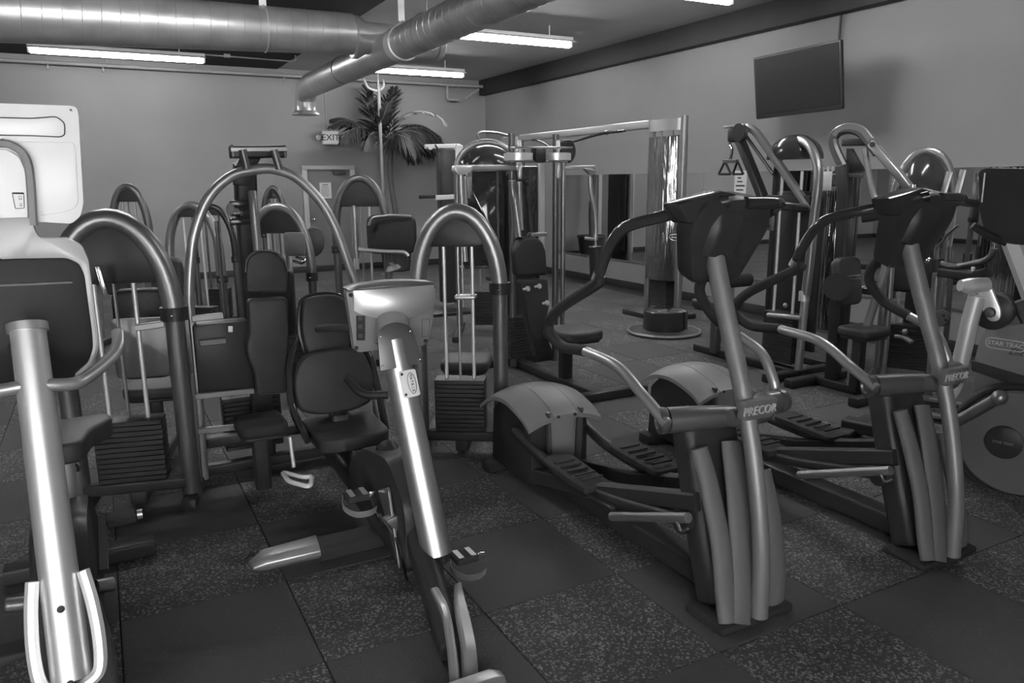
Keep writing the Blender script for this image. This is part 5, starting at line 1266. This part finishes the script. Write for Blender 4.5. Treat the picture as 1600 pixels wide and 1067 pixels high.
# domed machine right of the brace
dc = V(5.75, 3.75, 0)
t = thing('domed_machine', 'weight machine with large dark dome right of the slanted silver brace', 'weight machine', dc)
P_ = (5.72, 3.75); aa = -62
d_ = V(math.cos(math.radians(aa)), math.sin(math.radians(aa)), 0); n_ = V(-d_.y, d_.x, 0)
l_, r_, tp = hp(1398, 290, P_, aa), hp(1492, 290, P_, aa), hp(1442, 231, P_, aa)
cc = (l_ + r_) * .5; cc.z = 0; ww = (r_ - l_).length
zt2 = tp.z
dome(t, cc, d_, n_, ww * .95, .40, .28, zt2 - .42, 'black_gloss')
A = [cc + d_ * (ww / 2 * math.cos(q)) + V(0, 0, zt2 - .42 + .40 * math.sin(q)) for q in [PI - k / 18 * PI for k in range(19)]]
obj('arched_tube', G().tube([cc - d_ * ww / 2 + V(0, 0, .04)] + A + [cc + d_ * ww / 2 + V(0, 0, 1.25), cc + d_ * (ww / 2 - .04) + V(0, 0, .04)], .032, 12), 'grey_metal', t)
obj('black_column', G().box(cc + V(0, 0, .75) + n_ * .1, (.10, .10, 1.3)), 'black', t, .01)
obj('chrome_blade', G().plate([hp(x, y, (5.6, 3.6), aa) for x, y in ((1455, 270), (1459, 275), (1457, 306), (1451, 311))], -n_, .02), 'silver_bright', t, .002)
for xs in ((1484, 268, 1470, 315), (1505, 265, 1492, 315)):
    obj('brace_leg', G().beam([hp(xs[0], xs[1], (5.6, 3.5), aa), hp(xs[2], xs[3], (5.6, 3.5), aa), hp(xs[2] - 12, xs[3] + 60, (5.6, 3.5), aa)], .04, .03), 'silver', t, .003)
for s in (-1, 1):
    obj('guide_rod', G().cyl(cc + d_ * s * .1 + V(0, 0, .08), cc + d_ * s * .1 + V(0, 0, 1.5), .011, 8), 'silver_bright', t)
    obj('floor_rail', G().beam([cc + d_ * s * ww / 2 + n_ * .2 + V(0, 0, .03), cc + d_ * s * ww / 2 - n_ * .6 + V(0, 0, .03)], .07, .06), 'black', t, .006)
plates(t, cc, d_, .32, .12, .08, 14)
pad('backrest', t, cc - n_ * .35 + V(0, 0, .95), .3, .4, .07, d_, UPV)

# low cable row with grey loop handle
UX = 4.88
t = thing('cable_row', 'cable row station with grey loop handle near the flywheel trainer', 'weight machine', (UX, 2.95, 0))
def ux_(x, y, o=0.): return hx(x, y, UX + o)
obj('loop_handle', G().tube(fil([ux_(1468, 383), ux_(1464, 396), ux_(1468, 412), ux_(1490, 418), ux_(1535, 409), ux_(1549, 402), ux_(1553, 388)], .05), .022, 12), 'dim_metal', t)
obj('handle_strap', G().beam([ux_(1468, 384), ux_(1480, 366), ux_(1497, 352)], .03, .008), 'grey_metal', t, .001)
lp_ = ux_(1463, 432)
obj('post', G().tube([lp_, ux_(1456, 560), V(UX, ux_(1455, 580).y, .03)], .027, 12), 'grey_metal', t)
obj('post_sleeve', G().tube([ux_(1464, 425), ux_(1464, 405)], .04, 12), 'black', t)
obj('second_post', G().tube([ux_(1485, 385, .2), ux_(1484, 460, .2), V(UX + .2, ux_(1482, 520, .2).y, .03)], .018, 10), 'dim_metal', t)
obj('pivot_disc', G().lathe([(.05, 0), (.055, .008), (.055, .02), (.05, .028), (0, .028)], ux_(1474, 497, -.06), (-1, 0, .1), 20), 'dim_metal', t)
for x, y in ((1474, 493), (1478, 500)): obj('pivot_hole', G().cyl(ux_(x, y, -.088), ux_(x, y, -.092), .009, 10), 'ink', t)
obj('pivot_arm', G().tube(cr([ux_(1446, 484, -.05), ux_(1455, 496, -.05), ux_(1472, 499, -.05)], 4), .024, 12), 'grey_metal', t)
obj('frame_head', G().beam([ux_(1470, 425), ux_(1520, 432), ux_(1545, 425)], .08, .06), 'black', t, .008)
obj('white_tag', G().plate([ux_(x, y, -.06) for x, y in ((1517, 417), (1521, 417), (1521, 424), (1517, 424))], (1, 0, 0), .02), 'white_plastic', t, .002)
obj('eye_bolt', G().ball(ux_(1451, 407), .024, 10, 6), 'chrome', t)
obj('base_rail', G().beam([V(UX, 2.45, .035), V(UX, 3.35, .035)], .09, .07), 'black', t, .008)
obj('base_cross', G().beam([V(UX - .3, 3.05, .035), V(UX + .3, 3.05, .035)], .08, .07), 'black', t, .008)
